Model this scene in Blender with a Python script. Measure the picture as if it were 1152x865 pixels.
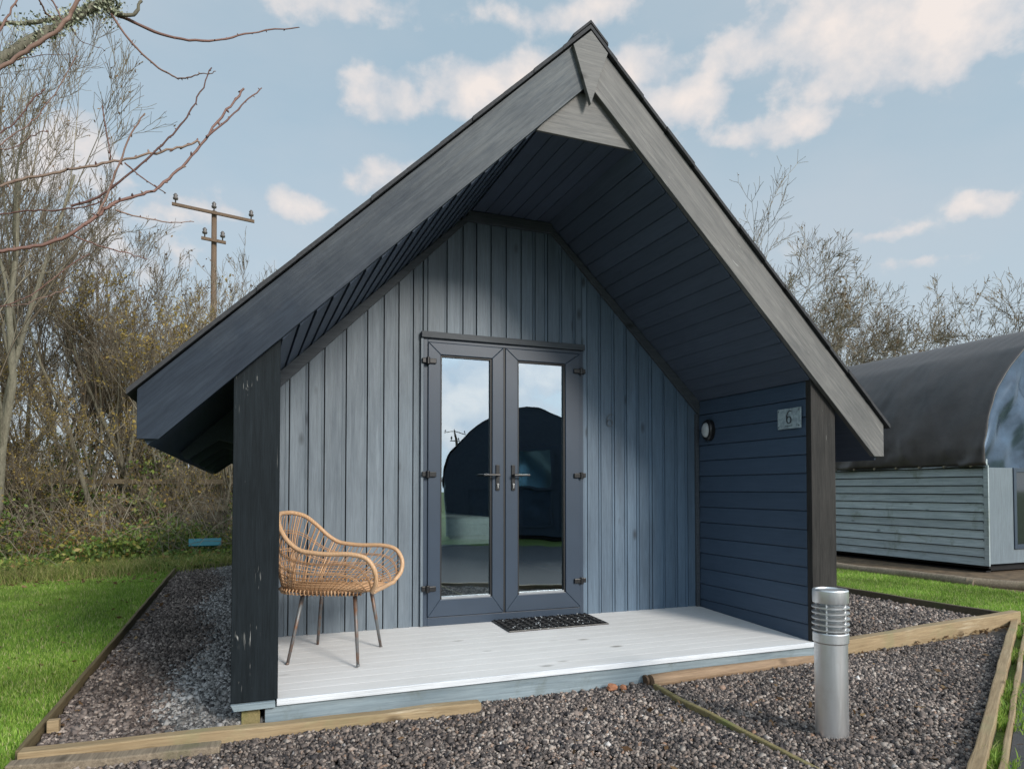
import bpy, math, random
import numpy as np
from mathutils import Vector, Matrix
random.seed(7); RNG = np.random.default_rng(11)
S = bpy.context.scene
R = math.radians
for o in list(bpy.data.objects): bpy.data.objects.remove(o)

# ------------------------------------------------------------------ camera
YAW, PITCH = 0.3733, 0.0257
CAM = Vector((-1.86, -3.5437, 1.024))
cd = bpy.data.cameras.new('camera'); cam = bpy.data.objects.new('camera', cd); S.collection.objects.link(cam)
cam.location = CAM; cam.rotation_euler = (math.pi/2+PITCH, 0, -YAW)
cd.sensor_width = 36; cd.sensor_fit = 'HORIZONTAL'; cd.lens = 767.49/1152*36; cd.shift_y = (530.52-432.5)/1152
cd.clip_start = 0.05; cd.clip_end = 2000
S.camera = cam
S.render.resolution_x = 1024; S.render.resolution_y = 768
# ------------------------------------------------------------------ sky and sun
SUN_AZ = R(156)      # compass-like, from +Y towards +X
SUN_EL = R(27)
W = bpy.data.worlds.new('World'); S.world = W; W.use_nodes = True
def build_world():
    nt = W.node_tree; n = nt.nodes; l = nt.links; n.clear()
    out = n.new('ShaderNodeOutputWorld'); bg = n.new('ShaderNodeBackground'); l.new(bg.outputs[0], out.inputs[0])
    ST = 0.11; bg.inputs[1].default_value = ST
    sky = n.new('ShaderNodeTexSky'); sky.sky_type = 'NISHITA'; sky.sun_disc = False
    sky.sun_elevation = SUN_EL; sky.sun_rotation = SUN_AZ; sky.air_density = 1.0; sky.dust_density = 1.2; sky.ozone_density = 1.2
    def math_(op, a, b=None, c=None, clamp=False):
        m = n.new('ShaderNodeMath'); m.operation = op; m.use_clamp = clamp
        for i, v in enumerate((a, b, c)):
            if v is None: continue
            if isinstance(v, (int, float)): m.inputs[i].default_value = v
            else: l.new(v, m.inputs[i])
        return m.outputs[0]
    tc = n.new('ShaderNodeTexCoord'); sp = n.new('ShaderNodeSeparateXYZ'); l.new(tc.outputs['Generated'], sp.inputs[0])
    az = math_('ARCTAN2', sp.outputs[0], sp.outputs[1]); el = math_('ARCSINE', sp.outputs[2])
    cb = n.new('ShaderNodeCombineXYZ'); l.new(az, cb.inputs[0]); l.new(el, cb.inputs[1])
    def noise(scale, detail, rough, stretch=(1, 1, 1), off=0, dist=0):
        mp = n.new('ShaderNodeMapping'); mp.inputs['Scale'].default_value = stretch; mp.inputs['Location'].default_value = (off, off, off)
        l.new(tc.outputs['Generated'], mp.inputs[0])
        t = n.new('ShaderNodeTexNoise'); t.inputs['Scale'].default_value = scale; t.inputs['Detail'].default_value = detail
        t.inputs['Roughness'].default_value = rough; t.inputs['Distortion'].default_value = dist
        l.new(mp.outputs[0], t.inputs['Vector']); return t.outputs[0]
    n1 = noise(6, 6, .55, (1, 1, 1.5)); n2 = noise(17, 7, .55, (1, 1, 1.2), 3.1)
    # cumulus heaps: azimuth, elevation, half-width, half-height (radians), weight
    blobs = [(0.89,0.55,0.19,0.075,1.2),(0.962,0.55,0.09,0.06,1.1),(2.84,.13,.13,.05,1.1),(2.68,.17,.12,.04,1.1),(0.721,0.548,0.085,0.040,1.0),(0.612,0.510,0.10,0.034,1.05),(0.755,0.462,0.135,0.022,.9),(0.562,0.549,0.068,0.036,1.0),
             (0.326,0.536,0.11,0.040,1.05),(0.195,0.512,0.072,0.038,1.0),(0.405,0.547,0.08,0.036,1.0),(0.181,0.431,0.048,0.032,1.0),(0.982,0.330,0.042,0.022,1.0),(0.872,0.318,0.085,0.022,.85),
             (0.911,0.282,0.10,0.018,.7),(0.054,0.379,0.044,0.026,1.0),(-0.188,0.42,0.055,0.036,.95),(-0.224,0.38,0.06,0.04,.9),(-0.054,0.362,0.075,0.028,.9),(0.070,0.615,0.20,0.03,.85),(0.43,0.612,0.15,0.025,.8),
             (-.1,.30,.25,.07,.6),
             (1.3,.5,.2,.12,1),(-.7,.4,.2,.12,.9),(-1.1,.5,.25,.12,1),(2.2,.30,.35,.10,.8),(2.75,.30,.30,.07,.9),(-2.9,.3,.35,.12,.8),(1.7,.35,.25,.1,.9),(-2.2,.45,.3,.15,.9),(2.45,.75,.35,.12,.8),(-1.7,.3,.2,.1,.8)]
    acc = None
    for a, e, wa, we, wt in blobs:
        s = n.new('ShaderNodeVectorMath'); s.operation = 'SUBTRACT'; l.new(cb.outputs[0], s.inputs[0]); s.inputs[1].default_value = (a, e, 0)
        m = n.new('ShaderNodeVectorMath'); m.operation = 'MULTIPLY'; l.new(s.outputs[0], m.inputs[0]); m.inputs[1].default_value = (1/wa, 1/we, 0)
        d = n.new('ShaderNodeVectorMath'); d.operation = 'LENGTH'; l.new(m.outputs[0], d.inputs[0])
        f = math_('MULTIPLY_ADD', d.outputs['Value'], -wt*.50, wt*1.0)
        f = math_('MAXIMUM', f, 0)
        acc = f if acc is None else math_('SMOOTH_MAX', acc, f, .15)
    nn = math_('ADD', math_('MULTIPLY', math_('SUBTRACT', n1, .5), 1.0), math_('MULTIPLY', math_('SUBTRACT', n2, .5), 1.0))
    fld = math_('ADD', acc, nn)
    mr = n.new('ShaderNodeMapRange'); mr.interpolation_type = 'SMOOTHSTEP'; l.new(fld, mr.inputs[0])
    mr.inputs[1].default_value = .36; mr.inputs[2].default_value = .72
    # thin veil of high cloud everywhere
    n3 = noise(2.2, 6, .55, (1, 1, 2.5), 7.7)
    v = n.new('ShaderNodeMapRange'); l.new(n3, v.inputs[0]); v.inputs[1].default_value = .36; v.inputs[2].default_value = .68; v.inputs[3].default_value = .14; v.inputs[4].default_value = .50
    cover = math_('MAXIMUM', math_('MULTIPLY', mr.outputs[0], .92), v.outputs[0], clamp=True)
    def col(c): return (c[0]/ST, c[1]/ST, c[2]/ST, 1)
    # blue air, paler to the horizon
    pale = n.new('ShaderNodeMix'); pale.data_type = 'RGBA'; pale.inputs[0].default_value = .72
    l.new(sky.outputs[0], pale.inputs[6]); pale.inputs[7].default_value = col((.318, .438, .508))
    hz = n.new('ShaderNodeMapRange'); l.new(el, hz.inputs[0]); hz.inputs[1].default_value = 0; hz.inputs[2].default_value = .5; hz.inputs[3].default_value = .85; hz.inputs[4].default_value = 0
    h2 = n.new('ShaderNodeMix'); h2.data_type = 'RGBA'; l.new(hz.outputs[0], h2.inputs[0]); l.new(pale.outputs[2], h2.inputs[6]); h2.inputs[7].default_value = col((.43, .50, .55))
    cc = n.new('ShaderNodeMix'); cc.data_type = 'RGBA'
    sh = n.new('ShaderNodeMapRange'); l.new(math_('ADD', fld, math_('MULTIPLY', math_('SUBTRACT', n2, .5), 1.2)), sh.inputs[0]); sh.inputs[1].default_value = .5; sh.inputs[2].default_value = 1.25
    l.new(sh.outputs[0], cc.inputs[0]); cc.inputs[6].default_value = col((.44, .47, .51)); cc.inputs[7].default_value = col((.70, .63, .59))
    fin = n.new('ShaderNodeMix'); fin.data_type = 'RGBA'; l.new(cover, fin.inputs[0]); l.new(h2.outputs[2], fin.inputs[6]); l.new(cc.outputs[2], fin.inputs[7])
    # glow added to the sky around the sun, behind the camera, lifting facade light
    dt = n.new('ShaderNodeVectorMath'); dt.operation = 'DOT_PRODUCT'; l.new(tc.outputs['Generated'], dt.inputs[0])
    dt.inputs[1].default_value = (math.sin(SUN_AZ)*math.cos(SUN_EL), math.cos(SUN_AZ)*math.cos(SUN_EL), math.sin(SUN_EL))
    g = math_('MULTIPLY_ADD', math_('POWER', math_('MAXIMUM', dt.outputs['Value'], 0), 2.0), 1.5, 1.0)
    sc = n.new('ShaderNodeVectorMath'); sc.operation = 'SCALE'; l.new(fin.outputs[2], sc.inputs[0]); l.new(g, sc.inputs['Scale'])
    l.new(sc.outputs[0], bg.inputs[0])
build_world()
sd = bpy.data.lights.new('sun', 'SUN'); sun = bpy.data.objects.new('sun', sd); S.collection.objects.link(sun)
sd.energy = 2.3; sd.angle = R(14); sd.color = (1, .93, .84)
sv = Vector((math.sin(SUN_AZ)*math.cos(SUN_EL), math.cos(SUN_AZ)*math.cos(SUN_EL), math.sin(SUN_EL)))
sun.rotation_euler = sv.to_track_quat('Z', 'Y').to_euler(); sun.location = sv*60
vs = S.view_settings; vs.view_transform = 'Standard'; vs.look = 'None'; vs.gamma = 1; vs.use_curve_mapping = False; vs.exposure = 0.42

# ------------------------------------------------------------------ helpers
fwd = Vector((math.sin(YAW)*math.cos(PITCH), math.cos(YAW)*math.cos(PITCH), math.sin(PITCH)))
rgt = Vector((math.cos(YAW), -math.sin(YAW), 0)); upv = rgt.cross(fwd)
def at(u, v, Y):                       # photo pixel -> point on the plane y = Y (used to read positions off the photo)
    d = fwd + rgt*((u-576)/767.49) - upv*((v-530.52)/767.49)
    return CAM + d*((Y-CAM.y)/d.y)

class MB:
    def __init__(s): s.v = []; s.f = []; s.nv = 0; s.mi = []
    def add(s, v, f, m=0):
        b = s.nv; s.v.extend([tuple(p) for p in v]); s.nv += len(v)
        for q in f: s.f.append([i+b for i in q]); s.mi.append(m)
        return s
    def hexa(s, p, m=0):               # p: 8 points, bottom 4 then top 4 (ccw from above)
        return s.add(p, [(3,2,1,0),(4,5,6,7),(0,1,5,4),(1,2,6,5),(2,3,7,6),(3,0,4,7)], m)
    def box(s, x0, x1, y0, y1, z0, z1, m=0):
        if x0 > x1: x0, x1 = x1, x0
        if y0 > y1: y0, y1 = y1, y0
        return s.hexa([(x0,y0,z0),(x1,y0,z0),(x1,y1,z0),(x0,y1,z0),(x0,y0,z1),(x1,y0,z1),(x1,y1,z1),(x0,y1,z1)], m)
    def prism(s, poly, y0, y1, m=0):   # poly in xz, extruded in y
        n = len(poly); a = sum(poly[i][0]*poly[(i+1)%n][1]-poly[(i+1)%n][0]*poly[i][1] for i in range(n))
        if a < 0: poly = poly[::-1]
        v = [(x,y0,z) for x,z in poly]+[(x,y1,z) for x,z in poly]
        f = [tuple(range(n)), tuple(range(2*n-1, n-1, -1))]+[(i, i+n, (i+1)%n+n, (i+1)%n) for i in range(n)]
        return s.add(v, f, m)
    def tube(s, pts, rad, k=8, cap=True, closed=False, m=0):
        P = [Vector(p) for p in pts]; n = len(P)
        if not hasattr(rad, '__len__'): rad = [rad]*n
        v = []; prev = None
        for i in range(n):
            if closed: t = P[(i+1)%n]-P[i-1]
            else: t = P[min(i+1, n-1)]-P[max(i-1, 0)]
            t.normalize()
            if prev is None: a = t.orthogonal().normalized()
            else:
                a = prev - t*prev.dot(t)
                a = a.normalized() if a.length > 1e-6 else t.orthogonal().normalized()
            prev = a; b = t.cross(a)
            for j in range(k):
                th = 2*math.pi*j/k; v.append(P[i]+(a*math.cos(th)+b*math.sin(th))*rad[i])
        f = []
        for i in range(n if closed else n-1):
            i2 = (i+1) % n
            for j in range(k): f.append((i*k+j, i*k+(j+1)%k, i2*k+(j+1)%k, i2*k+j))
        if cap and not closed: f.append(tuple(range(k-1, -1, -1))); f.append(tuple((n-1)*k+j for j in range(k)))
        return s.add(v, f, m)
    def lathe(s, prof, k=32, c=(0,0), m=0):    # prof [(r,z)]
        v = []; n = len(prof)
        for r, z in prof:
            for j in range(k): th = 2*math.pi*j/k; v.append((c[0]+r*math.cos(th), c[1]+r*math.sin(th), z))
        f = []
        for i in range(n-1):
            for j in range(k): f.append((i*k+j, i*k+(j+1)%k, (i+1)*k+(j+1)%k, (i+1)*k+j))
        f.append(tuple(range(k-1, -1, -1))); f.append(tuple((n-1)*k+j for j in range(k)))
        return s.add(v, f, m)
    def build(s, name, mat, parent=None, smooth=False, bevel=0):
        me = bpy.data.meshes.new(name); me.from_pydata(s.v, [], s.f)
        mats = mat if isinstance(mat, (list, tuple)) else [mat]
        for m_ in mats: me.materials.append(m_)
        if len(mats) > 1: me.polygons.foreach_set('material_index', s.mi)
        me.update()
        o = bpy.data.objects.new(name, me); S.collection.objects.link(o)
        if parent: o.parent = parent
        if smooth: me.polygons.foreach_set('use_smooth', [True]*len(me.polygons))
        if bevel:
            b = o.modifiers.new('bevel', 'BEVEL'); b.width = bevel; b.segments = 2; b.limit_method = 'ANGLE'; b.angle_limit = R(40)
        return o
def np_mesh(name, V, F, mat, parent=None, smooth=False):   # V (n,3), F (m,k) uniform
    me = bpy.data.meshes.new(name); n, (m, k) = len(V), F.shape
    me.vertices.add(n); me.vertices.foreach_set('co', np.ascontiguousarray(V, dtype=np.float32).ravel())
    me.loops.add(m*k); me.loops.foreach_set('vertex_index', np.ascontiguousarray(F, dtype=np.int32).ravel())
    me.polygons.add(m); me.polygons.foreach_set('loop_start', np.arange(0, m*k, k, dtype=np.int32))
    me.polygons.foreach_set('loop_total', np.full(m, k, dtype=np.int32))
    if smooth: me.polygons.foreach_set('use_smooth', np.ones(m, dtype=bool))
    me.materials.append(mat); me.update(calc_edges=True)
    o = bpy.data.objects.new(name, me); S.collection.objects.link(o)
    if parent: o.parent = parent
    return o
def tag(o, label=None, cat=None, group=None, kind=None):
    if label: o['label'] = label
    if cat: o['category'] = cat
    if group: o['group'] = group
    if kind: o['kind'] = kind
    return o
def empty(name, loc=(0,0,0), rz=0):
    o = bpy.data.objects.new(name, None); S.collection.objects.link(o); o.location = loc; o.rotation_euler = (0,0,rz); o.empty_display_size = .2
    return o
def copy_tree(o, parent=None):
    c = o.copy(); S.collection.objects.link(c); c.parent = parent
    for ch in list(o.children): copy_tree(ch, c)
    return c

# ------------------------------------------------------------------ materials
def newmat(name):
    m = bpy.data.materials.new(name); m.use_nodes = True; nt = m.node_tree
    return m, nt, nt.nodes, nt.links, nt.nodes['Principled BSDF']
def ramp(n, l, fac, stops):
    r = n.new('ShaderNodeValToRGB'); e = r.color_ramp.elements
    while len(e) < len(stops): e.new(.5)
    for i, (p, c) in enumerate(stops): e[i].position = p; e[i].color = (*c, 1)
    l.new(fac, r.inputs[0]); return r.outputs[0]
def nz(n, l, vec, scale, detail=5, rough=.6, dist=0, dim=None):
    t = n.new('ShaderNodeTexNoise'); t.inputs['Scale'].default_value = scale; t.inputs['Detail'].default_value = detail
    t.inputs['Roughness'].default_value = rough; t.inputs['Distortion'].default_value = dist
    if vec is not None: l.new(vec, t.inputs['Vector'])
    return t.outputs[0]
def mixc(n, l, fac, a, b, mode='MIX'):
    m = n.new('ShaderNodeMix'); m.data_type = 'RGBA'; m.blend_type = mode
    for i, v in ((0, fac), (6, a), (7, b)):
        if isinstance(v, (int, float)): m.inputs[i].default_value = v
        elif isinstance(v, tuple): m.inputs[i].default_value = (*v, 1)
        else: l.new(v, m.inputs[i])
    return m.outputs[2]
def mapr(n, l, v, a, b, c=0, d=1):
    m = n.new('ShaderNodeMapRange'); l.new(v, m.inputs[0])
    for i, x in zip((1,2,3,4), (a,b,c,d)): m.inputs[i].default_value = x
    return m.outputs[0]
def wood(name, dark, light, axis='z', island=.35, rough=.6, knots=True, wear=None, spots=0.0, bump=.25, gs=1.0, mould=None, spec=.4, fine=1.0):
    """painted or stained timber: grain along axis, board-to-board tone, knots, worn patches"""
    m, nt, n, l, b = newmat(name)
    tc = n.new('ShaderNodeTexCoord'); geo = n.new('ShaderNodeNewGeometry')
    st = {'x': (1,14,14), 'y': (14,1,14), 'z': (14,14,1)}[axis]
    # random offset per board
    off = n.new('ShaderNodeVectorMath'); off.operation = 'SCALE'; off.inputs[0].default_value = (7,11,13); l.new(geo.outputs['Random Per Island'], off.inputs['Scale'])
    ad = n.new('ShaderNodeVectorMath'); ad.operation = 'ADD'; l.new(tc.outputs['Object'], ad.inputs[0]); l.new(off.outputs[0], ad.inputs[1])
    mp = n.new('ShaderNodeMapping'); mp.inputs['Scale'].default_value = st; l.new(ad.outputs[0], mp.inputs[0])
    g = nz(n, l, mp.outputs[0], 4.0*gs, 8, .65, .6)
    g2 = nz(n, l, mp.outputs[0], 16*gs, 4, .6, .2)
    big = nz(n, l, tc.outputs['Object'], 1.7, 4, .55)
    f = n.new('ShaderNodeMath'); f.operation = 'MULTIPLY_ADD'; l.new(g2, f.inputs[0]); f.inputs[1].default_value = .35; l.new(g, f.inputs[2])
    f2 = n.new('ShaderNodeMath'); f2.operation = 'MULTIPLY_ADD'; l.new(big, f2.inputs[0]); f2.inputs[1].default_value = .5; l.new(f.outputs[0], f2.inputs[2])
    base = mixc(n, l, mapr(n, l, f2.outputs[0], .62, 1.22), dark, light)
    isl = mapr(n, l, geo.outputs['Random Per Island'], 0, 1, 1-island, 1+island*.6)
    mul = n.new('ShaderNodeVectorMath'); mul.operation = 'SCALE'; l.new(base, mul.inputs[0]); l.new(isl, mul.inputs['Scale'])
    c = mul.outputs[0]
    fp = n.new('ShaderNodeMapping'); fp.inputs['Scale'].default_value = {'x': (1.2,45,45), 'y': (45,1.2,45), 'z': (45,45,1.2)}[axis]; l.new(ad.outputs[0], fp.inputs[0])
    g3 = nz(n, l, fp.outputs[0], 2.5*gs, 5, .7, .8)
    fine_ = n.new('ShaderNodeVectorMath'); fine_.operation = 'SCALE'; l.new(c, fine_.inputs[0]); l.new(mapr(n, l, g3,   .32, .68, 1-.22*fine, 1+.16*fine), fine_.inputs['Scale']); c = fine_.outputs[0]
    hg = n.new('ShaderNodeMath'); hg.operation = 'MULTIPLY_ADD'; l.new(g3, hg.inputs[0]); hg.inputs[1].default_value = .6; l.new(f.outputs[0], hg.inputs[2])
    hgt = hg.outputs[0]
    if knots:
        kp = n.new('ShaderNodeMapping'); kp.inputs['Scale'].default_value = {'x': (.45,1,1), 'y': (1,.45,1), 'z': (1,1,.45)}[axis]; l.new(ad.outputs[0], kp.inputs[0])
        vo = n.new('ShaderNodeTexVoronoi'); vo.inputs['Scale'].default_value = 4.6; l.new(kp.outputs[0], vo.inputs['Vector'])
        k = mapr(n, l, vo.outputs['Distance'], .04, .12, .85, 0)
        c = mixc(n, l, k, c, (dark[0]*.35, dark[1]*.33, dark[2]*.3))
    if wear:     # paler weathered wood: chips and rubbed streaks
        w = nz(n, l, mp.outputs[0], 2.2, 9, .75, 1.2); wm = nz(n, l, tc.outputs['Object'], .9, 3)
        q = n.new('ShaderNodeMath'); q.operation = 'ADD'; l.new(w, q.inputs[0]); l.new(wm, q.inputs[1])
        fac = mapr(n, l, q.outputs[0], wear[1], wear[1]+.25, 0, .9)
        c = mixc(n, l, fac, c, wear[0])
    if spots:    # little chips where the stain has been knocked off
        s_ = nz(n, l, mp.outputs[0], 2.6, 2, .9, 3); s2 = nz(n, l, tc.outputs['Object'], 4.0, 2)
        q = n.new('ShaderNodeMath'); q.operation = 'MULTIPLY'; l.new(s_, q.inputs[0]); l.new(s2, q.inputs[1])
        c = mixc(n, l, mapr(n, l, q.outputs[0], .44-spots*.05, .49-spots*.05, 0, .7), c, (.38,.38,.36))
    if mould:    # algae stains
        s_ = nz(n, l, tc.outputs['Object'], 2.4, 7, .7, .5); c = mixc(n, l, mapr(n, l, s_, .56, .72, 0, .75), c, mould)
    l.new(c, b.inputs['Base Color']); b.inputs['Roughness'].default_value = rough; b.inputs['Specular IOR Level'].default_value = spec
    bp = n.new('ShaderNodeBump'); bp.inputs['Strength'].default_value = bump; bp.inputs['Distance'].default_value = .004; l.new(hgt, bp.inputs['Height']); l.new(bp.outputs[0], b.inputs['Normal'])
    return m
def plain(name, c, rough=.5, metal=0, var=.12, scale=20, bump=0, spec=.5):
    m, nt, n, l, b = newmat(name); tc = n.new('ShaderNodeTexCoord')
    t = nz(n, l, tc.outputs['Object'], scale, 5)
    col = mixc(n, l, mapr(n, l, t, .3, .7), tuple(x*(1-var) for x in c), tuple(min(1, x*(1+var)) for x in c))
    l.new(col, b.inputs['Base Color']); b.inputs['Roughness'].default_value = rough; b.inputs['Metallic'].default_value = metal; b.inputs['Specular IOR Level'].default_value = spec
    if bump:
        bp = n.new('ShaderNodeBump'); bp.inputs['Strength'].default_value = bump; bp.inputs['Distance'].default_value = .005; l.new(t, bp.inputs['Height']); l.new(bp.outputs[0], b.inputs['Normal'])
    return m
def island(name, stops, rough=.8, trans=0, spec=.3, sheen=0):      # one random tone per stone / leaf / blade
    m, nt, n, l, b = newmat(name); geo = n.new('ShaderNodeNewGeometry'); tc = n.new('ShaderNodeTexCoord')
    c = ramp(n, l, geo.outputs['Random Per Island'], stops)
    big = nz(n, l, tc.outputs['Object'], .8, 4)
    s = n.new('ShaderNodeVectorMath'); s.operation = 'SCALE'; l.new(c, s.inputs[0]); l.new(mapr(n, l, big, .35, .65, .68, 1.3), s.inputs['Scale'])
    l.new(s.outputs[0], b.inputs['Base Color']); b.inputs['Roughness'].default_value = rough; b.inputs['Specular IOR Level'].default_value = spec
    if trans:
        out = n['Material Output']; tr = n.new('ShaderNodeBsdfTranslucent'); l.new(s.outputs[0], tr.inputs[0]); mx = n.new('ShaderNodeMixShader'); mx.inputs[0].default_value = trans
        l.new(b.outputs[0], mx.inputs[1]); l.new(tr.outputs[0], mx.inputs[2]); l.new(mx.outputs[0], out.inputs[0])
    return m
M = {}
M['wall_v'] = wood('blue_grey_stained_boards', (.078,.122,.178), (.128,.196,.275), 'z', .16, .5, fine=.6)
M['wall_h'] = wood('navy_blue_boards', (.044,.070,.112), (.062,.096,.148), 'y', .10, .45, spec=.35, fine=.25, knots=False, bump=.08)
M['ceil'] = wood('dark_slate_boards', (.056,.074,.108), (.080,.104,.150), 'y', .10, .55, spec=.3, fine=.25, knots=False, bump=.08)
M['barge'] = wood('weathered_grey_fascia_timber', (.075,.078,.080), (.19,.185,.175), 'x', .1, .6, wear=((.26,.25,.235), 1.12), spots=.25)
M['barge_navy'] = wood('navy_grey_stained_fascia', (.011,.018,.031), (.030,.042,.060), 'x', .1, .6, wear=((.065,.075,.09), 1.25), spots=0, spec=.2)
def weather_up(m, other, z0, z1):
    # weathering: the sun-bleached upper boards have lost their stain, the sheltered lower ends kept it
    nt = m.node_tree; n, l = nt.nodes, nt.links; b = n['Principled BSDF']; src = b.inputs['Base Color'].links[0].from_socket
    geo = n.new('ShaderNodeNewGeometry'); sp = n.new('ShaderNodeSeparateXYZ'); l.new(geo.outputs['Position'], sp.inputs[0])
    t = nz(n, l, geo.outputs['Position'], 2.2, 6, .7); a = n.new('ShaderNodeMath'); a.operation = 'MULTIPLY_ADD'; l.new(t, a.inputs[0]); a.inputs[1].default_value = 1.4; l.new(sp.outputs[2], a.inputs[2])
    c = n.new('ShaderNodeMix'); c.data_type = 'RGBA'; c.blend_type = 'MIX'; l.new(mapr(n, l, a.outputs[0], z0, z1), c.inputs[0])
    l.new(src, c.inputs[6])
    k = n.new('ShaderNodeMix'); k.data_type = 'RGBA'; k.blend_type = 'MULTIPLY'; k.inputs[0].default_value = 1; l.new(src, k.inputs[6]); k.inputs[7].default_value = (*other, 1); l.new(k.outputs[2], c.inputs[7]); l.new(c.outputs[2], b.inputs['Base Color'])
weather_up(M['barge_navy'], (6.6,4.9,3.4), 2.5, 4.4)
M['post_l'] = wood('black_stained_post', (.006,.009,.011), (.016,.022,.027), 'z', .1, .65, spots=.7, bump=.35, spec=.12)
M['post_r'] = wood('grey_brown_stained_post', (.014,.014,.014), (.048,.045,.042), 'z', .1, .65, spec=.2, spots=.4, wear=((.09,.085,.078), 1.28), bump=.35)
M['trim'] = wood('dark_trim', (.035,.044,.056), (.08,.092,.105), 'x', .1, .6)
M['deck'] = wood('whitewashed_deck_boards', (.66,.65,.635), (.79,.785,.78), 'x', .03, .55, wear=((.86,.86,.86), 1.2), gs=.8, fine=.2, bump=.12)
M['nosing'] = wood('white_painted_deck_edge', (.60,.63,.67), (.76,.79,.82), 'x', .05, .5, knots=False)
M['fascia'] = wood('pale_blue_grey_skirting', (.15,.20,.23), (.30,.365,.40), 'x', .1, .6, mould=(.12,.14,.12), gs=.6)
M['log_brown'] = wood('brown_round_log', (.17,.105,.06), (.36,.25,.16), 'x', .2, .75, wear=((.62,.56,.5), 1.28), bump=.5)
M['timber'] = wood('treated_pine_edging', (.24,.165,.085), (.46,.345,.205), 'x', .2, .75, mould=(.26,.25,.13), wear=((.60,.52,.38), 1.15), bump=.5)
M['timber_dark'] = wood('damp_dark_edging', (.07,.055,.035), (.17,.135,.085), 'y', .2, .85, mould=(.09,.10,.04), bump=.5)
M['timber_moss'] = wood('mossy_edging', (.17,.145,.06), (.36,.29,.14), 'y', .2, .85, mould=(.16,.19,.06), bump=.5)
M['kerb'] = wood('brown_mossy_kerb', (.10,.075,.035), (.22,.17,.09), 'x', .2, .85, mould=(.10,.12,.04), bump=.5)
M['log_grey'] = wood('grey_rotten_log', (.13,.10,.07), (.36,.29,.21), 'y', .2, .9, mould=(.12,.12,.06), bump=.7)
M['clad'] = wood('pale_blue_grey_cladding', (.27,.325,.345), (.46,.53,.545), 'y', .18, .65, mould=(.17,.20,.14), gs=.7)
M['stub'] = wood('brown_stub', (.06,.04,.025), (.16,.10,.06), 'z', .2, .8)
M['felt'] = plain('dark_roof_felt', (.035,.036,.040), .85, 0, .3, 60, .4)
M['void'] = plain('black_void', (.008,.008,.009), .9)
M['upvc'] = plain('anthracite_grey_plastic', (.034,.052,.080), .38, 0, .05, 6, .03, .45)
M['gasket'] = plain('black_rubber', (.008,.008,.009), .5)
M['black'] = plain('black_hardware', (.012,.012,.013), .35)
M['chrome'] = plain('bright_metal', (.7,.7,.7), .25, 1)
M['bead'] = plain('light_glazing_bead', (.30,.32,.34), .35)
M['int_wall'] = plain('interior_boards', (.20,.19,.18), .8)
M['int_floor'] = plain('interior_floor', (.10,.07,.05), .6)
M['linen'] = plain('pale_bed_linen', (.52,.66,.68), .9, 0, .1, 30, .3)
M['dark_fabric'] = plain('dark_bed_base', (.05,.06,.07), .9)
def m_glass():
    m, nt, n, l, b = newmat('reflective_double_glazing'); out = n['Material Output']; n.remove(b)
    gl = n.new('ShaderNodeBsdfGlossy'); gl.inputs['Roughness'].default_value = .0; gl.inputs[0].default_value = (.72,.88,1,1)
    tr = n.new('ShaderNodeBsdfTransparent'); tr.inputs[0].default_value = (.85,.92,.92,1)
    fr = n.new('ShaderNodeLayerWeight'); fr.inputs[0].default_value = .35
    f = mapr(n, l, fr.outputs['Fresnel'], 0, 1, .40, 1)
    tc = n.new('ShaderNodeTexCoord'); t = nz(n, l, tc.outputs['Object'], 2.0, 2); bp = n.new('ShaderNodeBump'); bp.inputs['Strength'].default_value = .04; bp.inputs['Distance'].default_value = .03
    l.new(t, bp.inputs['Height']); l.new(bp.outputs[0], gl.inputs['Normal'])
    mx = n.new('ShaderNodeMixShader'); l.new(f, mx.inputs[0]); l.new(tr.outputs[0], mx.inputs[1]); l.new(gl.outputs[0], mx.inputs[2]); l.new(mx.outputs[0], out.inputs[0])
    return m
M['glass'] = m_glass()
def m_steel():
    m, nt, n, l, b = newmat('brushed_stainless_steel'); tc = n.new('ShaderNodeTexCoord')
    mp = n.new('ShaderNodeMapping'); mp.inputs['Scale'].default_value = (40,40,1.5); l.new(tc.outputs['Object'], mp.inputs[0])
    t = nz(n, l, mp.outputs[0], 5, 5); t2 = nz(n, l, tc.outputs['Object'], 9, 5, .7)
    c = mixc(n, l, mapr(n, l, t2, .5, .8, 0, .25), (.84,.85,.86), (.55,.50,.44))
    l.new(c, b.inputs['Base Color']); b.inputs['Metallic'].default_value = 1; l.new(mapr(n, l, t, .3, .7, .36, .44), b.inputs['Roughness'])
    return m
M['steel'] = m_steel()
M['rusty'] = None
def m_rusty():
    m, nt, n, l, b = newmat('rust_speckled_grey_metal'); tc = n.new('ShaderNodeTexCoord'); t = nz(n, l, tc.outputs['Object'], 14, 7, .7)
    c = mixc(n, l, mapr(n, l, t, .45, .62), (.16,.17,.175), (.20,.10,.055)); l.new(c, b.inputs['Base Color']); b.inputs['Metallic'].default_value = .4; b.inputs['Roughness'].default_value = .5
    return m
M['rusty'] = m_rusty()
M['rattan'] = island('rattan_cane', [(0,(.34,.185,.09)),(.5,(.49,.28,.145)),(1,(.62,.39,.22))], .5, 0, .45)
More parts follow.
